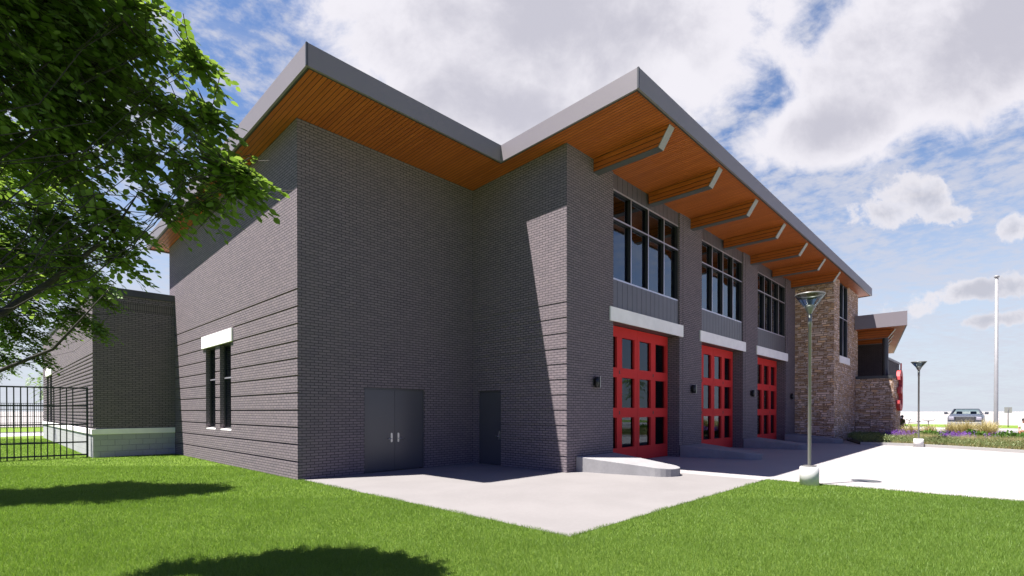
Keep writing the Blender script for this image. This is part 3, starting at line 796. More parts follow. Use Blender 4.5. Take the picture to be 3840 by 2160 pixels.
# ------------------------------------------------------------------ lamp posts
def lamp_post():
    t_ = thing('lamp_post', (0, 0, 0), '', 'lamp post')
    MB().lathe((0, 0), [(.0005, -.04), (.188, -.04), (.188, .385), (.176, .397), (.0005, .397)], 40).build('concrete_base', M['post'], t_)
    MB().box(-.12, .12, -.12, .12, .3975, .425).build('base_plate', M['polemetal'], t_, bevel=.004)
    MB().lathe((0, 0), [(.034, .425), (.034, 3.46), (.042, 3.465), (.042, 3.74), (.0005, 3.74)], 24).build('pole', M['polemetal'], t_)
    hd = MB().lathe((0, 0), [(.042, 3.741), (.05, 3.76), (.11, 3.89), (.10, 3.93), (.0005, 3.93)], 28).build('lamp_head', M['polemetal'], t_)
    MB().lathe((0, 0), [(.085, 3.86), (.288, 4.148)], 36).build('lamp_shade', M['lampglass'], t_)
    MB().lathe((0, 0), [(.262, 4.152), (.292, 4.150), (.298, 4.16), (.292, 4.178), (.262, 4.176), (.262, 4.152)], 36).build('lamp_cap', M['polemetal'], t_)
    for k in range(3):
        a = 2*PI*k/3+.5; c, s = math.cos(a), math.sin(a)
        MB().tube([(.08*c, .08*s, 3.87), (.282*c, .282*s, 4.15)], .006, 6).build('strut', M['polemetal'], t_)
    return t_
L1 = lamp_post(); L1.location = (7.44, -8.87, 0)
tag(L1, 'tall lamp post with glass cone head on the corner of the near lawn', 'lamp post', 'cone-headed lamp posts')
L2 = copy_tree(L1); L2.scale = (1, 1, .925); L2.location = (24.32, -9.20, .0)
tag(L2, 'cone-headed lamp post by the kerb of the flower bed, the farther one', 'lamp post', 'cone-headed lamp posts')

# ------------------------------------------------------------------ flagpole, far sign
FP = thing('flagpole', (50.0, -11.6, 0), 'tall bare white flagpole rising behind the straw-coloured grasses', 'flagpole')
MB().lathe((50, -11.6), [(.135, 0), (.135, 1.2), (.105, 12.0), (.0005, 12.0)], 20).build('pole', M['flagpole'], FP)
MB().ell((50, -11.6, 12.15), (.17, .17, .13)).build('finial', M['flagpole'], FP)
MB().lathe((50, -11.6), [(.35, -.05), (.35, .05), (.16, .12)], 20).build('base_collar', M['flagpole'], FP)
SG = thing('road_sign', (66.3, -12.4, 0), 'small grey square sign seen from behind on a thin post', 'sign')
MB().tube([(66.3, -12.4, -.05), (66.3, -12.4, 2.0)], .035, 8).build('sign_post', M['dark_metal'], SG)
MB().box(66.34, 66.36, -12.68, -12.12, 1.45, 2.03).build('sign_panel', M['cap'], SG)

# ------------------------------------------------------------------ iron fences
def fence(name, P0, d, length, step, z0, H, rails, label, nposts=None):
    d = Vector(d).normalized(); t_ = thing(name, (P0[0], P0[1], 0), label, 'fence')
    P0 = Vector((P0[0], P0[1], 0)); n_ = int(length/step)
    def bar(a, b, w, h): # horizontal rail
        q = Vector((-d.y, d.x, 0))*w/2
        mb = MB(); mb.hexa([tuple(a-q), tuple(b-q), tuple(b+q), tuple(a+q)], [tuple(v_+Vector((0, 0, h))) for v_ in (a-q, b-q, b+q, a+q)]); return mb
    for z in rails:
        bar(P0+Vector((0, 0, z-.025)), P0+d*length+Vector((0, 0, z-.025)), .045, .05).build('rail', M['iron'], t_)
    for i in range(n_+1):
        p = P0+d*(i*step+.22 if i else 0); r = .03 if i == 0 else .016
        mb = MB(); q = Vector((-d.y, d.x, 0))*r; e = d*r; top = H+.03 if i == 0 else H
        c4 = [p-q-e, p-q+e, p+q+e, p+q-e]
        mb.hexa([(v_.x, v_.y, z0) for v_ in c4], [(v_.x, v_.y, top) for v_ in c4])
        mb.build('post' if i == 0 else 'picket', M['iron'], t_)
    return t_
fence('iron_fence', (-2.53, 11.33), (-2.19, .16, 0), 5.6, .163, -.06, 2.43, (2.42, 1.80, 1.16, .54, .10), 'near black iron picket fence meeting the annex corner')
fence('iron_fence', (1.2, 56.0), (-1, .02, 0), 9.0, .15, -.06, 2.4, (2.38, 1.78, 1.12, .5, .1), 'far thin black picket fence across the back lawn')

# ------------------------------------------------------------------ trees
def leaves_mesh(name, sprays, m_, parent, base, rng, leaf=.065, n=13, spread=.5):
    """sprays: array rows (px,py,pz, tx,ty,tz, length)"""
    S = np.asarray(sprays, float); N = len(S)
    p = S[:, :3]; t_ = S[:, 3:6]/np.linalg.norm(S[:, 3:6], axis=1)[:, None]; Ls = S[:, 6]
    up = np.array([0, 0, 1.0])+rng.normal(0, .28, (N, 3))
    side = np.cross(t_, up); side /= np.linalg.norm(side, axis=1)[:, None]
    nrm = np.cross(side, t_)
    tmpl = np.array([(0, 0, 0), (.26, .34, .04), (.66, .32, .02), (1, 0, -.05), (.66, -.32, .02), (.26, -.34, .04)])
    fq = np.array([(0, 3, 2, 1), (0, 5, 4, 3)])
    V = []
    for k in range(n):
        s = (k+.7)/n
        sg = 1 if k % 2 else -1
        if k == n-1: sg = 0
        ang = math.radians(58)*sg+rng.normal(0, .18, N)
        droop = -.35*s*s*Ls[:, None]*np.array([0, 0, 1.0])
        pos = p+t_*(Ls*s)[:, None]+droop
        d = t_*np.cos(ang)[:, None]+side*np.sin(ang)[:, None]+np.array([0, 0, -1.0])*(.05+.28*s)+rng.normal(0, .12, (N, 3))
        d /= np.linalg.norm(d, axis=1)[:, None]
        nn = nrm+rng.normal(0, .22, (N, 3)); nn -= d*np.sum(nn*d, axis=1)[:, None]; nn /= np.linalg.norm(nn, axis=1)[:, None]
        w_ = np.cross(nn, d)
        L = leaf*rng.uniform(.75, 1.2, N)*(1-.15*s)
        V.append(pos[:, None, :]+(tmpl[None, :, 0:1]*d[:, None, :]+tmpl[None, :, 1:2]*w_[:, None, :]+tmpl[None, :, 2:3]*nn[:, None, :])*L[:, None, None])
    V = np.concatenate(V).reshape(-1, 3); nl = len(V)//6
    F = (np.arange(nl)[:, None, None]*6+fq[None]).reshape(-1, 4)
    return fast_mesh(name, V, F, 4, m_, parent, base)
def make_tree(name, trunk, H0, blobs, per, m_leaf, label, leaf=.065, r0=.16, slen=(.28, .5), seed=1, n=13, group=None, scale_tubes=1.0, thin=1.0, limbs=()):
    rng = np.random.default_rng(seed)
    T = thing(name, (trunk[0], trunk[1], 0), label, 'tree', group)
    tk = MB(); P0 = Vector((trunk[0], trunk[1], -.1)); fork = Vector((trunk[0]+.05, trunk[1]+.05, H0))
    ztop = max(b[2] for b in blobs)
    top = Vector((trunk[0]+.15, trunk[1]-.1, ztop))
    leader = [P0, P0.lerp(fork, .5)+Vector((.03, .02, 0)), fork, fork.lerp(top, .5)+Vector((.1, -.06, 0)), top]
    tk.tube(leader, [r0*1.25, r0, r0*.8, r0*.5, r0*.12], 12)
    br = MB(); rows = []
    for b in blobs:
        c = Vector(b[:3]); R = b[3]
        h = max(H0, min(ztop-.4, c.z-1.1*math.hypot(c.x-trunk[0], c.y-trunk[1])-.1))
        k = max(0, min(1, (h-H0)/(ztop-H0+1e-6)))
        s0 = fork.lerp(top, k)
        rb = r0*.13*thin*min(1.2, (R/.5)**.5); LL = (c-s0).length
        pp = []
        for q in range(8):
            f = q/7; w_ = math.sin(PI*f)*LL*.055
            pp.append(s0.lerp(c, f)+Vector((rng.normal(0, w_), rng.normal(0, w_), rng.normal(0, w_)-.10*LL*math.sin(PI*f))))
        mid = pp[4]
        br.tube(pp, [rb*(1-.8*q/7) for q in range(8)], 7)
        nn = int(max(per*R**2.0/ .25, 16 if R < .2 else 0))
        nsub = 7
        subs = []
        for j in range(nsub):
            q = Vector(rng.normal(0, 1, 3)); q.normalize(); q.z *= .6
            e = c+q*R*.6; subs.append(e)
            br.tube([mid.lerp(c, .6+.05*j), (mid.lerp(c, .8)).lerp(e, .5)+Vector((0, 0, .05)), e], [rb*.28, rb*.16, rb*.05], 4)
        outd = (c-Vector((trunk[0], trunk[1], c.z)))
        outd = outd.normalized() if outd.length > .01 else Vector((1, 0, 0))
        for j in range(nn):
            q = Vector(rng.normal(0, 1, 3)).normalized()
            rad = R*rng.uniform(.15, 1)**.5*(1.28 if rng.uniform() < .16 else 1.0)*(1+.16*math.sin(q.x*5+c.x*3)*math.cos(q.z*6+c.y))
            pz = c+Vector((q.x, q.y, q.z*.78))*rad
            d = Vector((q.x, q.y, q.z*.25))*.8+outd*.7+Vector((rng.normal(0, .25), rng.normal(0, .25), rng.normal(-.12, .15)))
            L = rng.uniform(*slen)
            d.normalize(); st0 = pz-d*L*.7
            rows.append((*st0, *d, L))
    for lb in limbs:
        pp = [tuple(fork)]+[tuple(q[:3]) for q in lb[1]]; k_ = len(pp)
        br.tube(pp, [lb[0]*(1-.93*i/(k_-1)) for i in range(k_)], 9)
    tk.build('trunk', M['bark'], T); br.build('branches', M['bark'], T)
    # twigs: one thin triangle-section stem per spray
    S = np.array(rows)
    twg = MB()
    for r in rows[::1]:
        a = Vector(r[:3]); d = Vector(r[3:6]).normalized(); L = r[6]
        twg.tube([a-d*.08, a+d*L*.55+Vector((0, 0, -.1*L)), a+d*L+Vector((0, 0, -.33*L))], [.004*scale_tubes, .003*scale_tubes, .001*scale_tubes], 3, caps=False)
    twg.build('twigs', M['bark'], T)
    leaves_mesh('crown', rows, m_leaf, T, (trunk[0], trunk[1], 0), rng, leaf, n)
    return T
A_BL = [[-4.93, -5.63, 5.14, 0.63], [-4.47, -5.81, 5.18, 0.61], [-4.12, -6.18, 5.27, 0.27], [-4.88, -5.68, 4.46, 0.59], [-4.38, -5.77, 4.73, 0.53], [-3.99, -6.17, 5.03, 0.2], [-3.92, -6.12, 4.52, 0.2], [-3.74, -6.30, 4.41, 0.1], [-4.52, -5.48, 4.23, 0.33], [-4.03, -6.0, 4.02, 0.23], [-3.71, -6.33, 3.92, 0.2], [-3.48, -6.72, 3.87, 0.18], [-3.86, -6.03, 3.58, 0.2], [-3.6, -6.44, 3.59, 0.19], [-4.92, -5.35, 4.02, 0.37], [-4.2, -5.81, 4.33, 0.24],
        [-3.76, -6.78, 4.72, 0.13], [-3.69, -6.86, 4.23, 0.12], [-3.49, -7.14, 3.7, 0.13], [-3.58, -6.97, 3.8, 0.13], [-3.53, -6.95, 3.64, 0.1], [-4.92, -5.29, 3.06, 0.37], [-4.63, -5.59, 3.31, 0.27], [-4.5, -5.65, 3.0, 0.18], [-4.29, -5.87, 3.47, 0.23], [-4.47, -5.41, 3.96, .26], [-4.19, -5.57, 3.45, .24], [-4.12, -5.55, 3.18, .15],
        [-5.5, -6.3, 5.4, .7], [-6.2, -6.6, 5.4, .9], [-5.5, -6.9, 6.2, .7], [-5.1, -6.3, 6.1, .6], [-6.4, -6.3, 6.6, .8], [-6.0, -6.8, 7.2, .7], [-7.2, -6.7, 5.6, .8]]
LIMB_A = [(.05, [[-5.03, -5.39, 2.49], [-4.69, -5.61, 2.82], [-4.3, -5.87, 3.27], [-4.12, -6.05, 3.67]])]
LIMB_B = [(.045, [[-4.92, 0.13, 2.29], [-4.3, -0.38, 2.66], [-3.92, -0.77, 3.24], [-3.53, -1.03, 3.85]])]
make_tree('shade_tree', (-6.7, -6.7), 2.2, A_BL, 96, M['leaf'], 'large broad-leaved tree overhanging the top left of the photo', seed=3, leaf=.082, slen=(.3, .6), thin=.8, limbs=LIMB_A)
B_BL = [[-4.67, -0.4, 5.18, 0.87], [-4.64, -0.15, 4.24, 0.71], [-4.01, -0.96, 4.17, 0.53], [-4.72, 0.36, 3.69, 0.69], [-4.07, -0.6, 3.78, 0.45], [-3.71, -1.28, 3.51, 0.26], [-4.61, 0.53, 3.03, 0.47], [-3.99, -0.41, 3.21, 0.37], [-3.67, -0.74, 3.02, 0.21], [-4.77, 0.98, 2.54, 0.24], [-4.35, 0.26, 2.54, 0.21],
        [-5.6, .6, 4.4, .9], [-6.4, .4, 5.2, 1.0], [-5.6, -.4, 5.2, .8], [-7.0, 1.2, 4.6, .9], [-5.6, 1.0, 5.6, .8], [-6.6, .6, 6.4, .8]]
B_BL = [[CAM[0]+(b[0]-CAM[0])*1.15, CAM[1]+(b[1]-CAM[1])*1.15, CAM[2]+(b[2]-CAM[2])*1.15, b[3]*1.15] for b in B_BL]
make_tree('shade_tree', (-7.4, 2.4), 1.9, B_BL, 90, M['leaf'], 'second broad-leaved tree at the left edge, its low branches before the annex', seed=5, r0=.13, leaf=.078, thin=.55, limbs=LIMB_B)
make_tree('lawn_tree', (-4.9, 24.5), 1.8, [[-4.5,24.6,4.3,1.0],[-5.2,24.7,5.0,1.2],[-5.0,24.0,3.6,.9],[-4.3,25,3.4,.7],[-5.6,24.3,5.6,1.0]], 6, M['leaf_far'], 'pale green young tree beyond the iron fence at the far left', leaf=.10, slen=(.4, .7), seed=8, scale_tubes=1.5)
make_tree('lawn_tree', (-.5, 56), 2.0, [[-.5,56,4.6,1.6],[.2,56.3,5.8,1.4],[-1.0,55.6,3.7,1.3],[.6,55.8,4.2,1.3],[-.4,56.2,6.6,1.1]], 3.2, M['leaf_far'], 'small far tree half hidden behind the annex end wall', leaf=.16, slen=(.6, 1.0), seed=9, scale_tubes=2)
make_tree('lawn_tree', (47.5, -25.2), 2.2, [[47.5,-25.2,4.6,1.5],[46.6,-25,3.6,1.1],[48.4,-25.4,3.8,1.2],[47.2,-24.6,5.6,1.2],[47.8,-26,5.2,1.1]], 4, M['leaf'], 'round tree beyond the apron, seen only mirrored in the first red door', leaf=.15, slen=(.6, 1.0), seed=11, scale_tubes=2)

# ------------------------------------------------------------------ lawn grass
rng = np.random.default_rng(12)
def blades(xy, h, wd, lean, name, m_, label):
    N = len(xy); th = rng.uniform(0, 2*PI, N); ln = rng.uniform(0, 2*PI, N); la = lean*rng.uniform(.2, 1.3, N)*h
    c, s = np.cos(th), np.sin(th)
    P = np.zeros((N, 3, 3)); 
    P[:, 0, 0] = xy[:, 0]-c*wd/2; P[:, 0, 1] = xy[:, 1]-s*wd/2; P[:, 0, 2] = -.012
    P[:, 1, 0] = xy[:, 0]+c*wd/2; P[:, 1, 1] = xy[:, 1]+s*wd/2; P[:, 1, 2] = -.012
    P[:, 2, 0] = xy[:, 0]+np.cos(ln)*la; P[:, 2, 1] = xy[:, 1]+np.sin(ln)*la; P[:, 2, 2] = h
    o = fast_mesh(name, P.reshape(-1, 3), np.arange(3*N).reshape(-1, 3), 3, m_)
    return tag(o, label, 'grass', kind='stuff')
def wob(a): return .012+.018*np.sin(a*3.1)+.02*np.sin(a*7.7+1)+.015*np.abs(np.sin(a*14.7+2))
def scatter(dmin, dmax, dens):
    R = dmax*1.6; n_ = int(dens*(2*R)**2*.5)
    # sample in a polar sector about the camera
    hw = math.radians(62); area = hw*(R*R-(dmin*.9)**2)
    n_ = int(dens*area)
    rr = np.sqrt(rng.uniform((dmin*.9)**2, R*R, n_)); aa = YAW+rng.uniform(-hw, hw, n_)
    dep = rr*np.cos(aa-YAW)
    x = CAM[0]+rr*np.sin(aa); y = CAM[1]+rr*np.cos(aa)
    k = (dep > dmin) & (dep <= dmax)
    g1 = (x < .1+wob(y)) & (y > -7.9+wob(x)) & (y < 34)
    g2 = (x < 7.75+wob(y)) & (y < -7.9+wob(x))
    k &= (g1 | g2) & ~((x > -2.46) & (y > 10.78)) & ~((x > -.01) & (y > -.01))
    k &= (x-7.44)**2+(y+8.87)**2 > .2**2
    return np.stack([x[k], y[k]], 1)
for d0, d1, de, wd, hh in ((3.2, 6.5, 8000, .0045, .040), (6.5, 9.5, 5200, .006, .040), (9.5, 15, 2200, .009, .040), (15, 30, 450, .016, .04)):
    xy = scatter(d0, d1, de)
    patch = .5+.5*np.sin(xy[:, 0]*2.1+1.3*np.sin(xy[:, 1]*1.7))*np.sin(xy[:, 1]*2.6+np.sin(xy[:, 0]*1.1))
    blades(xy, hh*rng.uniform(.55, 1.15, len(xy))*(.85+.25*patch), wd, .75, 'lawn_grass', M['grass'], 'short bright green mown lawn grass')

# ------------------------------------------------------------------ planting bed
def arc_clump(name, x, y, n_, H, R, m_, label, cat, group, wd=.012, seed=0, base=.05, zb=.03):
    r = np.random.default_rng(seed+100)
    T = thing(name, (x, y, 0), label, cat, group)
    V = []; F = []; o = 0
    for i in range(n_):
        a = r.uniform(0, 2*PI); out = R*r.uniform(.15, 1)**.8; h = H*r.uniform(.6, 1.05)*(1-.25*(out/R)**2)
        c, s = math.cos(a), math.sin(a); bx = x+r.normal(0, base); by = y+r.normal(0, base)
        k = 5; px_, py_ = -s*wd, c*wd
        for j in range(k):
            q = j/(k-1); rr = out*q**1.6; z = zb+h*(1-(1-q)**1.5)*(1-.12*q**4*(out/R)); w_ = (1-q)**.7
            V += [(bx+c*rr-px_*w_, by+s*rr-py_*w_, z), (bx+c*rr+px_*w_, by+s*rr+py_*w_, z)]
            if j: F.append((o+2*j-2, o+2*j-1, o+2*j+1, o+2*j))
        o += 2*k
    fast_mesh('blades', V, F, 4, m_, T, (x, y, 0)); return T
G = 'straw-coloured ornamental grass clumps in the bed'
tg = [(30.1, -8.35, .95, .85, 'straw-coloured grass clump nearest the end of the stone wall'), (31.8, -9.0, .9, .7, 'thin straw-coloured grass clump just right of the farther lamp post'),
      (33.0, -9.9, 1.05, .8, 'straw-coloured grass clump left of the truck bumper'), (32.4, -10.5, 1.2, 1.0, 'tall straw-coloured grass clump in front of the truck'),
      (31.7, -11.35, 1.15, 1.1, 'widest straw-coloured grass clump, in front of the flagpole'), (33.2, -11.4, 1.2, 1.0, 'straw-coloured grass clump hiding the foot of the flagpole')]
for i, (x, y, h, r, l) in enumerate(tg): arc_clump('ornamental_grass', x, y, 420, h*1.05, r, M['tangrass'], l, 'ornamental grass', G, .013, i, .12)
for i, (x, y) in enumerate([(26, -15), (27.5, -17.5), (29.5, -16), (25, -20), (30, -21), (24, -17.5)]):
    arc_clump('ornamental_grass', x, y, 120, 1.05, .8, M['tangrass'], 'ornamental grass clump farther along the bed, seen only mirrored in the red doors', 'ornamental grass', 'straw grass clumps mirrored in the doors', .012, 40+i)
def leafy(name, x, y, n_, R, H, m_, label, cat, group, leaf, seed):
    r = np.random.default_rng(seed+300); T = thing(name, (x, y, 0), label, cat, group)
    st_ = MB()
    for k in range(9):
        a = r.uniform(0, 2*PI); st_.tube([(x, y, .0), (x+math.cos(a)*R*.5, y+math.sin(a)*R*.5, H*.8)], [.012, .005], 5)
    st_.build('stems', M['bark'], T)
    q = r.normal(0, 1, (n_, 3)); q /= np.linalg.norm(q, axis=1)[:, None]; q[:, 2] = np.abs(q[:, 2])
    rad = r.uniform(.35, 1, n_)**.6
    lump = 1+.22*np.sin(q[:, 0]*5+seed)*np.cos(q[:, 1]*6+seed*2)
    c = np.stack([x+q[:, 0]*R*rad*lump, y+q[:, 1]*R*rad*lump, .06+q[:, 2]*H*rad*lump], 1)
    d = q+r.normal(0, .5, (n_, 3)); d /= np.linalg.norm(d, axis=1)[:, None]
    s_ = np.cross(d, r.normal(0, 1, (n_, 3))); s_ /= np.linalg.norm(s_, axis=1)[:, None]
    L = leaf*r.uniform(.7, 1.3, n_)[:, None]
    V = np.stack([c, c+d*L*.5+s_*L*.28, c+d*L, c+d*L*.5-s_*L*.28], 1).reshape(-1, 3)
    fast_mesh('foliage', V, np.arange(4*n_).reshape(-1, 4), 4, m_, T, (x, y, 0)); return T
G = 'bright green leafy shrubs in the bed'
for i, (x, y, R, H, l) in enumerate([(27.9, -9.25, .6, .62, 'bright green shrub right behind the farther lamp post'), (28.6, -9.75, .55, .55, 'bright green shrub left of the purple flowers'),
                                     (29.9, -10.9, .5, .62, 'bright green shrub between the two biggest straw grass clumps'), (27.7, -12.2, .75, .62, 'bright green shrub at the right edge of the photo'),
                                     (28.3, -12.9, .7, .65, 'bright green shrub just past the right edge of the frame')]):
    leafy('leafy_shrub', x, y, 1300, R, H*.85, M['shrub'], l, 'shrub', G, .13, i)
def salvia(x, y, n_, R, H, label, seed):
    r = np.random.default_rng(seed+500); T = thing('purple_flower', (x, y, 0), label, 'flowers', 'purple flowering plants in the bed')
    V = []; F = []; SV = []; SF = []
    for i in range(n_):
        a = r.uniform(0, 2*PI); q = R*r.uniform(0, 1)**.5; bx, by = x+math.cos(a)*q, y+math.sin(a)*q; h = H*r.uniform(.65, 1.1); lx, ly = r.normal(0, .08, 2)
        o = len(SV); SV += [(bx-.004, by, .03), (bx+.004, by, .03), (bx+lx, by+ly, h)]; SF.append((o, o+1, o+2))
        for k in range(16):
            t_ = r.uniform(.45, 1); c = np.array([bx+lx*t_, by+ly*t_, h*t_])+r.normal(0, .012, 3)
            d = r.normal(0, 1, 3); d /= np.linalg.norm(d); e = np.cross(d, r.normal(0, 1, 3)); e /= np.linalg.norm(e)
            o = len(V); V += [c, c+d*.03+e*.014, c+d*.04-e*.014]; F.append((o, o+1, o+2))
    fast_mesh('flower_spikes', V, F, 3, M['purple'], T, (x, y, 0)); fast_mesh('stems', SV, SF, 3, M['sage'], T, (x, y, 0))
sv = [(28.0, -7.65, 'dark purple flowers in the shade at the foot of the low stone wall'), (28.2, -8.1, 'purple flowers beside the end of the low stone wall'), (28.0, -8.55, 'purple flowers left of the farther lamp post'),
      (28.2, -9.95, 'purple flowers at the left end of the patch in front of the truck'), (28.0, -10.3, 'purple flowers in the middle of the patch in front of the truck'), (27.9, -10.65, 'purple flowers at the right end of the patch in front of the truck'),
      (28.8, -11.75, 'purple flowers left of the shrub at the right edge')]
for i, (x, y, l) in enumerate(sv): salvia(x, y, 60, .38, .62, l, i)
# low sage-green ground cover along the kerb, one mass
r = rng
pts = []
while len(pts) < 60000:
    n_ = 40000; x = r.uniform(20, 31, n_); y = r.uniform(-24, -5.7, n_)
    kx = np.interp(-y, [-p[1] for p in kerb_line], [p[0] for p in kerb_line])
    w_ = np.where(y > -7.6, 6.9, 2.3)
    k = (x > kx+.22) & (x < kx+w_) & ~((y > -7.5) & (x > 31.2)) & (y < -6.95+.33*(x-24.2)) & (y < -5.85) & ~((np.abs((y+9.13)-.09*(x-24.8)) < .26) & (x < 25.0))
    pts += list(zip(x[k], y[k], kx[k]))
pts = np.array(pts[:60000]); N = len(pts)
edge = np.clip((pts[:, 0]-pts[:, 2]-.18)/.25, .25, 1)
hz = (.30+.06*np.sin(pts[:, 0]*3)*np.sin(pts[:, 1]*2.3))*edge*r.uniform(.35, 1.1, N)+.06
c = np.stack([pts[:, 0], pts[:, 1], hz], 1)
d = r.normal(0, 1, (N, 3)); d[:, 2] = np.abs(d[:, 2])+.3; d /= np.linalg.norm(d, axis=1)[:, None]
s_ = np.cross(d, r.normal(0, 1, (N, 3))); s_ /= np.linalg.norm(s_, axis=1)[:, None]; L = .075*r.uniform(.6, 1.4, N)[:, None]
V = np.stack([c, c+d*L+s_*L*.10, c+d*L*.9-s_*L*.10], 1).reshape(-1, 3)
tag(fast_mesh('ground_cover', V, np.arange(3*N).reshape(-1, 3), 3, M['sage']), 'dense low sage-green ground cover along the kerb', 'ground cover', kind='stuff')
# sparse tan seed heads over the ground cover
N = 5000; y = r.uniform(-13, -8, N); kx = np.interp(-y, [-p[1] for p in kerb_line], [p[0] for p in kerb_line]); x = kx+r.uniform(1.2, 2.6, N); k = r.uniform(0, 1, N)*1.0 < np.where((y > -9.7) & (y < -9), 1, np.where(y < -10.6, 1, .25))
x, y = x[k], y[k]; N = len(x); c = np.stack([x, y, np.full(N, .05)], 1); tip = c+np.stack([r.normal(0, .05, N), r.normal(0, .05, N), r.uniform(.35, .58, N)], 1)
V = np.stack([c+[0, -.006, 0], c+[0, .006, 0], tip], 1).reshape(-1, 3)
tag(fast_mesh('feather_grass', V, np.arange(3*N).reshape(-1, 3), 3, M['tangrass']), 'wispy tan seed heads standing over the ground cover', 'grass', kind='stuff')

# ------------------------------------------------------------------ pickup truck, seen from the front (faces -x)
def loft(mb, secs, smooth=False, close=True):
    n_ = len(secs[0]); vs = [p for s in secs for p in s]; fs = []
    for i in range(len(secs)-1):
        for k in range(n_): fs.append((i*n_+k, i*n_+(k+1) % n_, (i+1)*n_+(k+1) % n_, (i+1)*n_+k))
    if close: fs += [tuple(range(n_-1, -1, -1)), tuple((len(secs)-1)*n_+k for k in range(n_))]
    return mb.add(vs, fs, smooth)
TX, TYc = 46.9, -9.9
TR = thing('pickup_truck', (TX+2.6, TYc, 0), 'blue-grey pickup truck seen head-on beyond the flower bed', 'truck')
carp = simple('blue grey car paint', (.085, .095, .12), .25, .35, .02, 1)
def sec(x, hw, zb, zt, tw_=None, r_=.08):
    tw_ = hw if tw_ is None else tw_
    return [(TX+x, TYc-hw, zb), (TX+x, TYc+hw, zb), (TX+x, TYc+hw, zt-r_*2.2), (TX+x, TYc+tw_, zt-r_*.6), (TX+x, TYc+tw_*.9, zt), (TX+x, TYc-tw_*.9, zt), (TX+x, TYc-tw_, zt-r_*.6), (TX+x, TYc-hw, zt-r_*2.2)]
loft(MB(), [sec(0, .92, .52, 1.20, .84), sec(.12, 1.02, .50, 1.28, .90), sec(.7, 1.05, .48, 1.34, .92), sec(1.35, 1.05, .48, 1.40, .95), sec(3.3, 1.05, .48, 1.41, .97), sec(5.5, 1.03, .48, 1.38, .96), sec(5.6, .98, .52, 1.34, .9)]).build('body', carp, TR, bevel=.02)
cab = MB()
def csec(x, hw, z): return [(TX+x, TYc-hw, z), (TX+x, TYc+hw, z)]
for s in (-1, 1):
    cab.tube([(TX+1.25, TYc+s*.90, 1.38), (TX+1.85, TYc+s*.72, 1.78)], .045, 6); cab.tube([(TX+2.6, TYc+s*.92, 1.38), (TX+2.6, TYc+s*.72, 1.78)], .05, 6); cab.tube([(TX+3.3, TYc+s*.92, 1.4), (TX+3.2, TYc+s*.70, 1.78)], .05, 6)
cab.box(TX+1.8, TX+3.25, TYc-.74, TYc+.74, 1.76, 1.82)
cab.build('cab_frame', carp, TR, bevel=.02)
ws = MB().add([(TX+1.28, TYc-.88, 1.39), (TX+1.28, TYc+.88, 1.39), (TX+1.84, TYc+.70, 1.765), (TX+1.84, TYc-.70, 1.765)], [(0, 1, 2, 3)]); ws.build('windscreen', M['carglass'], TR)
rw = MB().add([(TX+3.28, TYc-.88, 1.40), (TX+3.28, TYc+.88, 1.40), (TX+3.22, TYc+.68, 1.765), (TX+3.22, TYc-.68, 1.765)], [(0, 1, 2, 3)]); rw.build('rear_window', M['carglass'], TR)
MB().box(TX-.035, TX+.10, TYc-.58, TYc+.58, .84, 1.20).build('grille', M['black'], TR, bevel=.02)
gb = MB()
for z in (.93, 1.02, 1.11): gb.box(TX-.06, TX-.036, TYc-.54, TYc+.54, z-.014, z+.014)
gb.build('grille_bar', M['steel'], TR)
MB().box(TX-.12, TX+.2, TYc-1.02, TYc+1.02,   .54, .80).build('bumper', M['cap'], TR, bevel=.04)
for s in (-1, 1):
    MB().box(TX-.02, TX+.2, TYc+s*.79-.16, TYc+s*.79+.16, .95, 1.19).build('headlight', M['frame'], TR, bevel=.03)
    mi = MB().box(TX+1.45, TX+1.6, TYc+s*1.20-.11, TYc+s*1.20+.11, 1.38, 1.56); mi.tube([(TX+1.5, TYc+s*.98, 1.40), (TX+1.5, TYc+s*1.10, 1.44)], .025, 6); mi.build('mirror', carp, TR, bevel=.03)
    MB().box(TX+2.2, TX+2.4, TYc+s*.42-.18, TYc+s*.42+.18, .9, 1.60).build('seat', M['black'], TR, bevel=.06)
    for xw in (.95, 4.5):
        wh = MB(); wh.tube([(TX+xw, TYc+s*.74, .38), (TX+xw, TYc+s*1.0, .38)], .38, 24); w_o = wh.build('wheel', M['black'], TR)
        MB().tube([(TX+xw, TYc+s*.99, .38), (TX+xw, TYc+s*1.012, .38)], .23, 16).build('rim', M['steel'], w_o)
MB().box(TX+.1, TX+5.4, TYc-.7, TYc+.7, .28, .42).build('underbody', M['black'], TR)

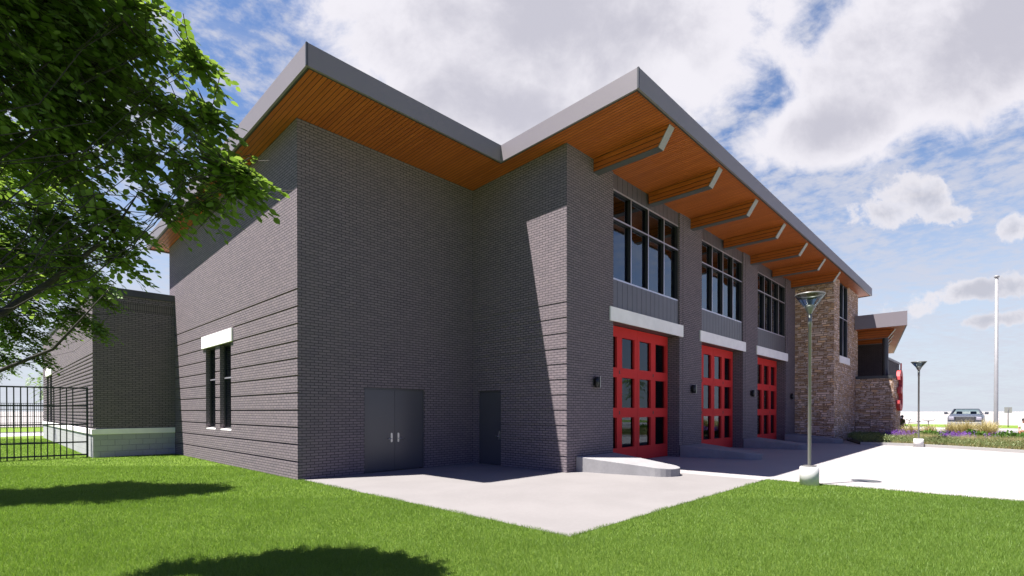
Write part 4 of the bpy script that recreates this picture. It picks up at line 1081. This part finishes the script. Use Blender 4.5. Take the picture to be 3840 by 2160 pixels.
# ------------------------------------------------------------------ bicycles
def bicycle(x, y, ang, label):
    T = thing('bicycle', (0, 0, 0), label, 'bicycle', 'bicycles parked beyond the flower bed')
    def whl(cx):
        mb = MB(); pts_ = [(cx+.33*math.cos(2*PI*k/20), 0, .34+.33*math.sin(2*PI*k/20)) for k in range(21)]; mb.tube(pts_, .017, 6, caps=False)
        o = mb.build('wheel', M['black'], T); sp = MB()
        for k in range(8): a = PI*k/8; sp.tube([(cx-.32*math.cos(a), 0, .34-.32*math.sin(a)), (cx+.32*math.cos(a), 0, .34+.32*math.sin(a))], .002, 3)
        sp.build('spokes', M['steel'], o)
    whl(-.52); whl(.52)
    f = MB(); bb = (-.05, 0, .30); st_ = (-.2, 0, .82); hd = (.33, 0, .86); h2 = (.36, 0, .74)
    for a, b_ in ((bb, st_), (st_, hd), (bb, h2), (bb, (-.52, 0, .34)), (st_, (-.52, 0, .34)), (h2, (.52, 0, .34)), (h2, (.30, 0, 1.0))): f.tube([a, b_], .014, 6)
    f.build('frame', M['dark_metal'], T)
    MB().tube([(.36, -.30, 1.10), (.36, -.27, 1.05), (.30, -.08, 1.02), (.30, .08, 1.02), (.36, .27, 1.05), (.36, .30, 1.10)], .013, 6).build('handlebar', M['black'], T)
    MB().ell((-.22, 0, .93), (.13, .06, .035)).build('saddle', M['black'], T)
    T.location = (x, y, 0); T.rotation_euler = (0, 0, ang)
bicycle(37.4, -8.5, PI+.1, 'bicycle seen end-on between the lamp post and the truck')
bicycle(37.9, -7.75, PI/2+.5, 'bicycle standing behind the child, left of the farther lamp post')

# ------------------------------------------------------------------ people
skin_m = simple('skin', (.36, .20, .13), .6); hair_m = simple('dark hair', (.018, .014, .012), .7)
def skinned(name, verts, edges, rad, m_, parent, root=0, sub=2):
    me = bpy.data.meshes.new(name); me.from_pydata(verts, edges, []); me.materials.append(m_)
    o = bpy.data.objects.new(name, me); col.objects.link(o)
    if parent: o.parent = parent
    o.modifiers.new('skin', 'SKIN')
    for i, r_ in enumerate(rad):
        sv_ = me.skin_vertices[0].data[i]; sv_.radius = (r_, r_) if not isinstance(r_, tuple) else r_
        sv_.use_root = i == root
    s_ = o.modifiers.new('sub', 'SUBSURF'); s_.levels = 1; s_.render_levels = sub
    for md in o.modifiers:
        if md.type == 'SKIN': md.use_smooth_shade = True
    return o
def person(x, y, ang, H, top_c, leg_c, label, sit=False):
    T = thing('person', (0, 0, 0), label, 'person'); k = H/1.75
    tm = simple('shirt', top_c, .9); lm = simple('trousers', leg_c, .9)
    hip = .52 if sit else .93; dz_ = hip-.93
    def z(v): return (v+dz_)
    V = [(0,0,z(.93)),(0,0,z(1.12)),(.0,0,z(1.36)),(.01,0,z(1.49)),(.03,0,z(1.56)),(.035,0,z(1.66)),(.03,0,z(1.72))]
    R = [(.15,.10),(.13,.09),(.15,.095),(.05,.05),(.06,.06),(.085,.075),(.06,.055)]
    E_ = [(i, i+1) for i in range(6)]
    def chain(start, pts_, rr):
        p = start
        for q, r_ in zip(pts_, rr): V.append(q); R.append(r_); E_.append((p, len(V)-1)); p = len(V)-1
    for s in (-1, 1):
        chain(2, [(0, s*.17, z(1.39)), (.02, s*.23, z(1.12)), (.14, s*.19, z(.92)), (.20, s*.18, z(.88))], [.055, .042, .034, .03])
        hb = len(V)-1
        for fi, (dy2, dz2) in enumerate(((-.03, .0), (-.01, -.01), (.01, -.01), (.028, 0), (.0, .03))):
            chain(hb, [(.25+.01*(fi % 2), s*.18+dy2*s, z(.86)+dz2), (.285, s*.18+dy2*s, z(.835)+dz2)], [.010, .007])
        if sit: chain(0, [(.1, s*.09, .5), (.45, s*.11, .5), (.46, s*.11, .1), (.56, s*.12, .05)], [.09, .065, .045, .035])
        else: chain(0, [(0, s*.09, .84), (.01, s*.10, .48), (-.01, s*.10, .1), (.12, s*.11, .04)], [.09, .06, .042, .035])
    V = [(a*k, b_*k, c_*k) for a, b_, c_ in V]; R = [tuple(q*k for q in r_) if isinstance(r_, tuple) else r_*k for r_ in R]
    b_ = skinned('body', V, E_, R, skin_m, T)
    # face and ears on the head
    # clothing: slightly larger shells over torso, sleeves and legs
    idx = [0, 1, 2]; cv = [(0,0,z(.90)),(0,0,z(1.12)),(0,0,z(1.36)),(.005,0,z(1.45))]; cr = [(.168,.118),(.148,.108),(.168,.112),(.085,.075)]; ce = [(0,1),(1,2),(2,3)]
    for s in (-1, 1):
        n0 = len(cv); cv += [(0, s*.175, z(1.39)), (.01, s*.22, z(1.18))]; cr += [.073, .062]; ce += [(2, n0), (n0, n0+1)]
    skinned('shirt', [(a*k, b2*k, c2*k) for a, b2, c2 in cv], ce, [tuple(q*k for q in r2) if isinstance(r2, tuple) else r2*k for r2 in cr], tm, T)
    lv = [(0,0,z(.96)),(0,0,z(.90))]; lr = [(.16,.112),(.16,.115)]; le = [(0, 1)]
    for s in (-1, 1):
        n0 = len(lv)
        if sit: lv += [(.1, s*.09, .5), (.45, s*.11, .5), (.46, s*.11, .14)]
        else: lv += [(0, s*.09, .80), (.01, s*.10, .48), (-.01, s*.10, .1)]
        lr += [.10, .075, .062]; le += [(1, n0), (n0, n0+1), (n0+1, n0+2)]
    skinned('trousers', [(a*k, b2*k, c2*k) for a, b2, c2 in lv], le, [tuple(q*k for q in r2) if isinstance(r2, tuple) else r2*k for r2 in lr], lm, T)
    hr = MB().ell((.015*k, 0, z(1.69)*k), (.108*k, .092*k, .10*k), 14, 10); hr.build('hair', hair_m, T)
    fc_ = MB().ell((.125*k, 0, z(1.635)*k), (.016*k, .013*k, .024*k), 8, 6); fc_.build('nose', skin_m, T)
    T.location = (x, y, 0); T.rotation_euler = (0, 0, ang); return T
person(36.7, -7.02, -.9, 1.60, (.42, .40, .40), (.20, .05, .06), 'dark-haired adult in a grey shirt beside the low stone wall')
person(36.1, -7.28, -.6, 1.34, (.20, .19, .05), (.04, .05, .08), 'child in an olive shirt next to the adult by the wall')
person(35.75, -12.83, PI-.2, 1.55, (.72, .71, .68), (.25, .10, .06), 'seated person in a white shirt cut off by the right edge', sit=True)
BN = thing('bench', (35.6, -12.9, 0), 'low concrete bench under the seated person at the right edge', 'bench')
MB().box(35.4, 35.9, -13.9, -12.5, .36, .44).build('seat', M['plinth'], BN, bevel=.01)
for yy in (-13.7, -12.8): MB().box(35.45, 35.85, yy, yy+.15, -.01, .359).build('leg', M['plinth'], BN)
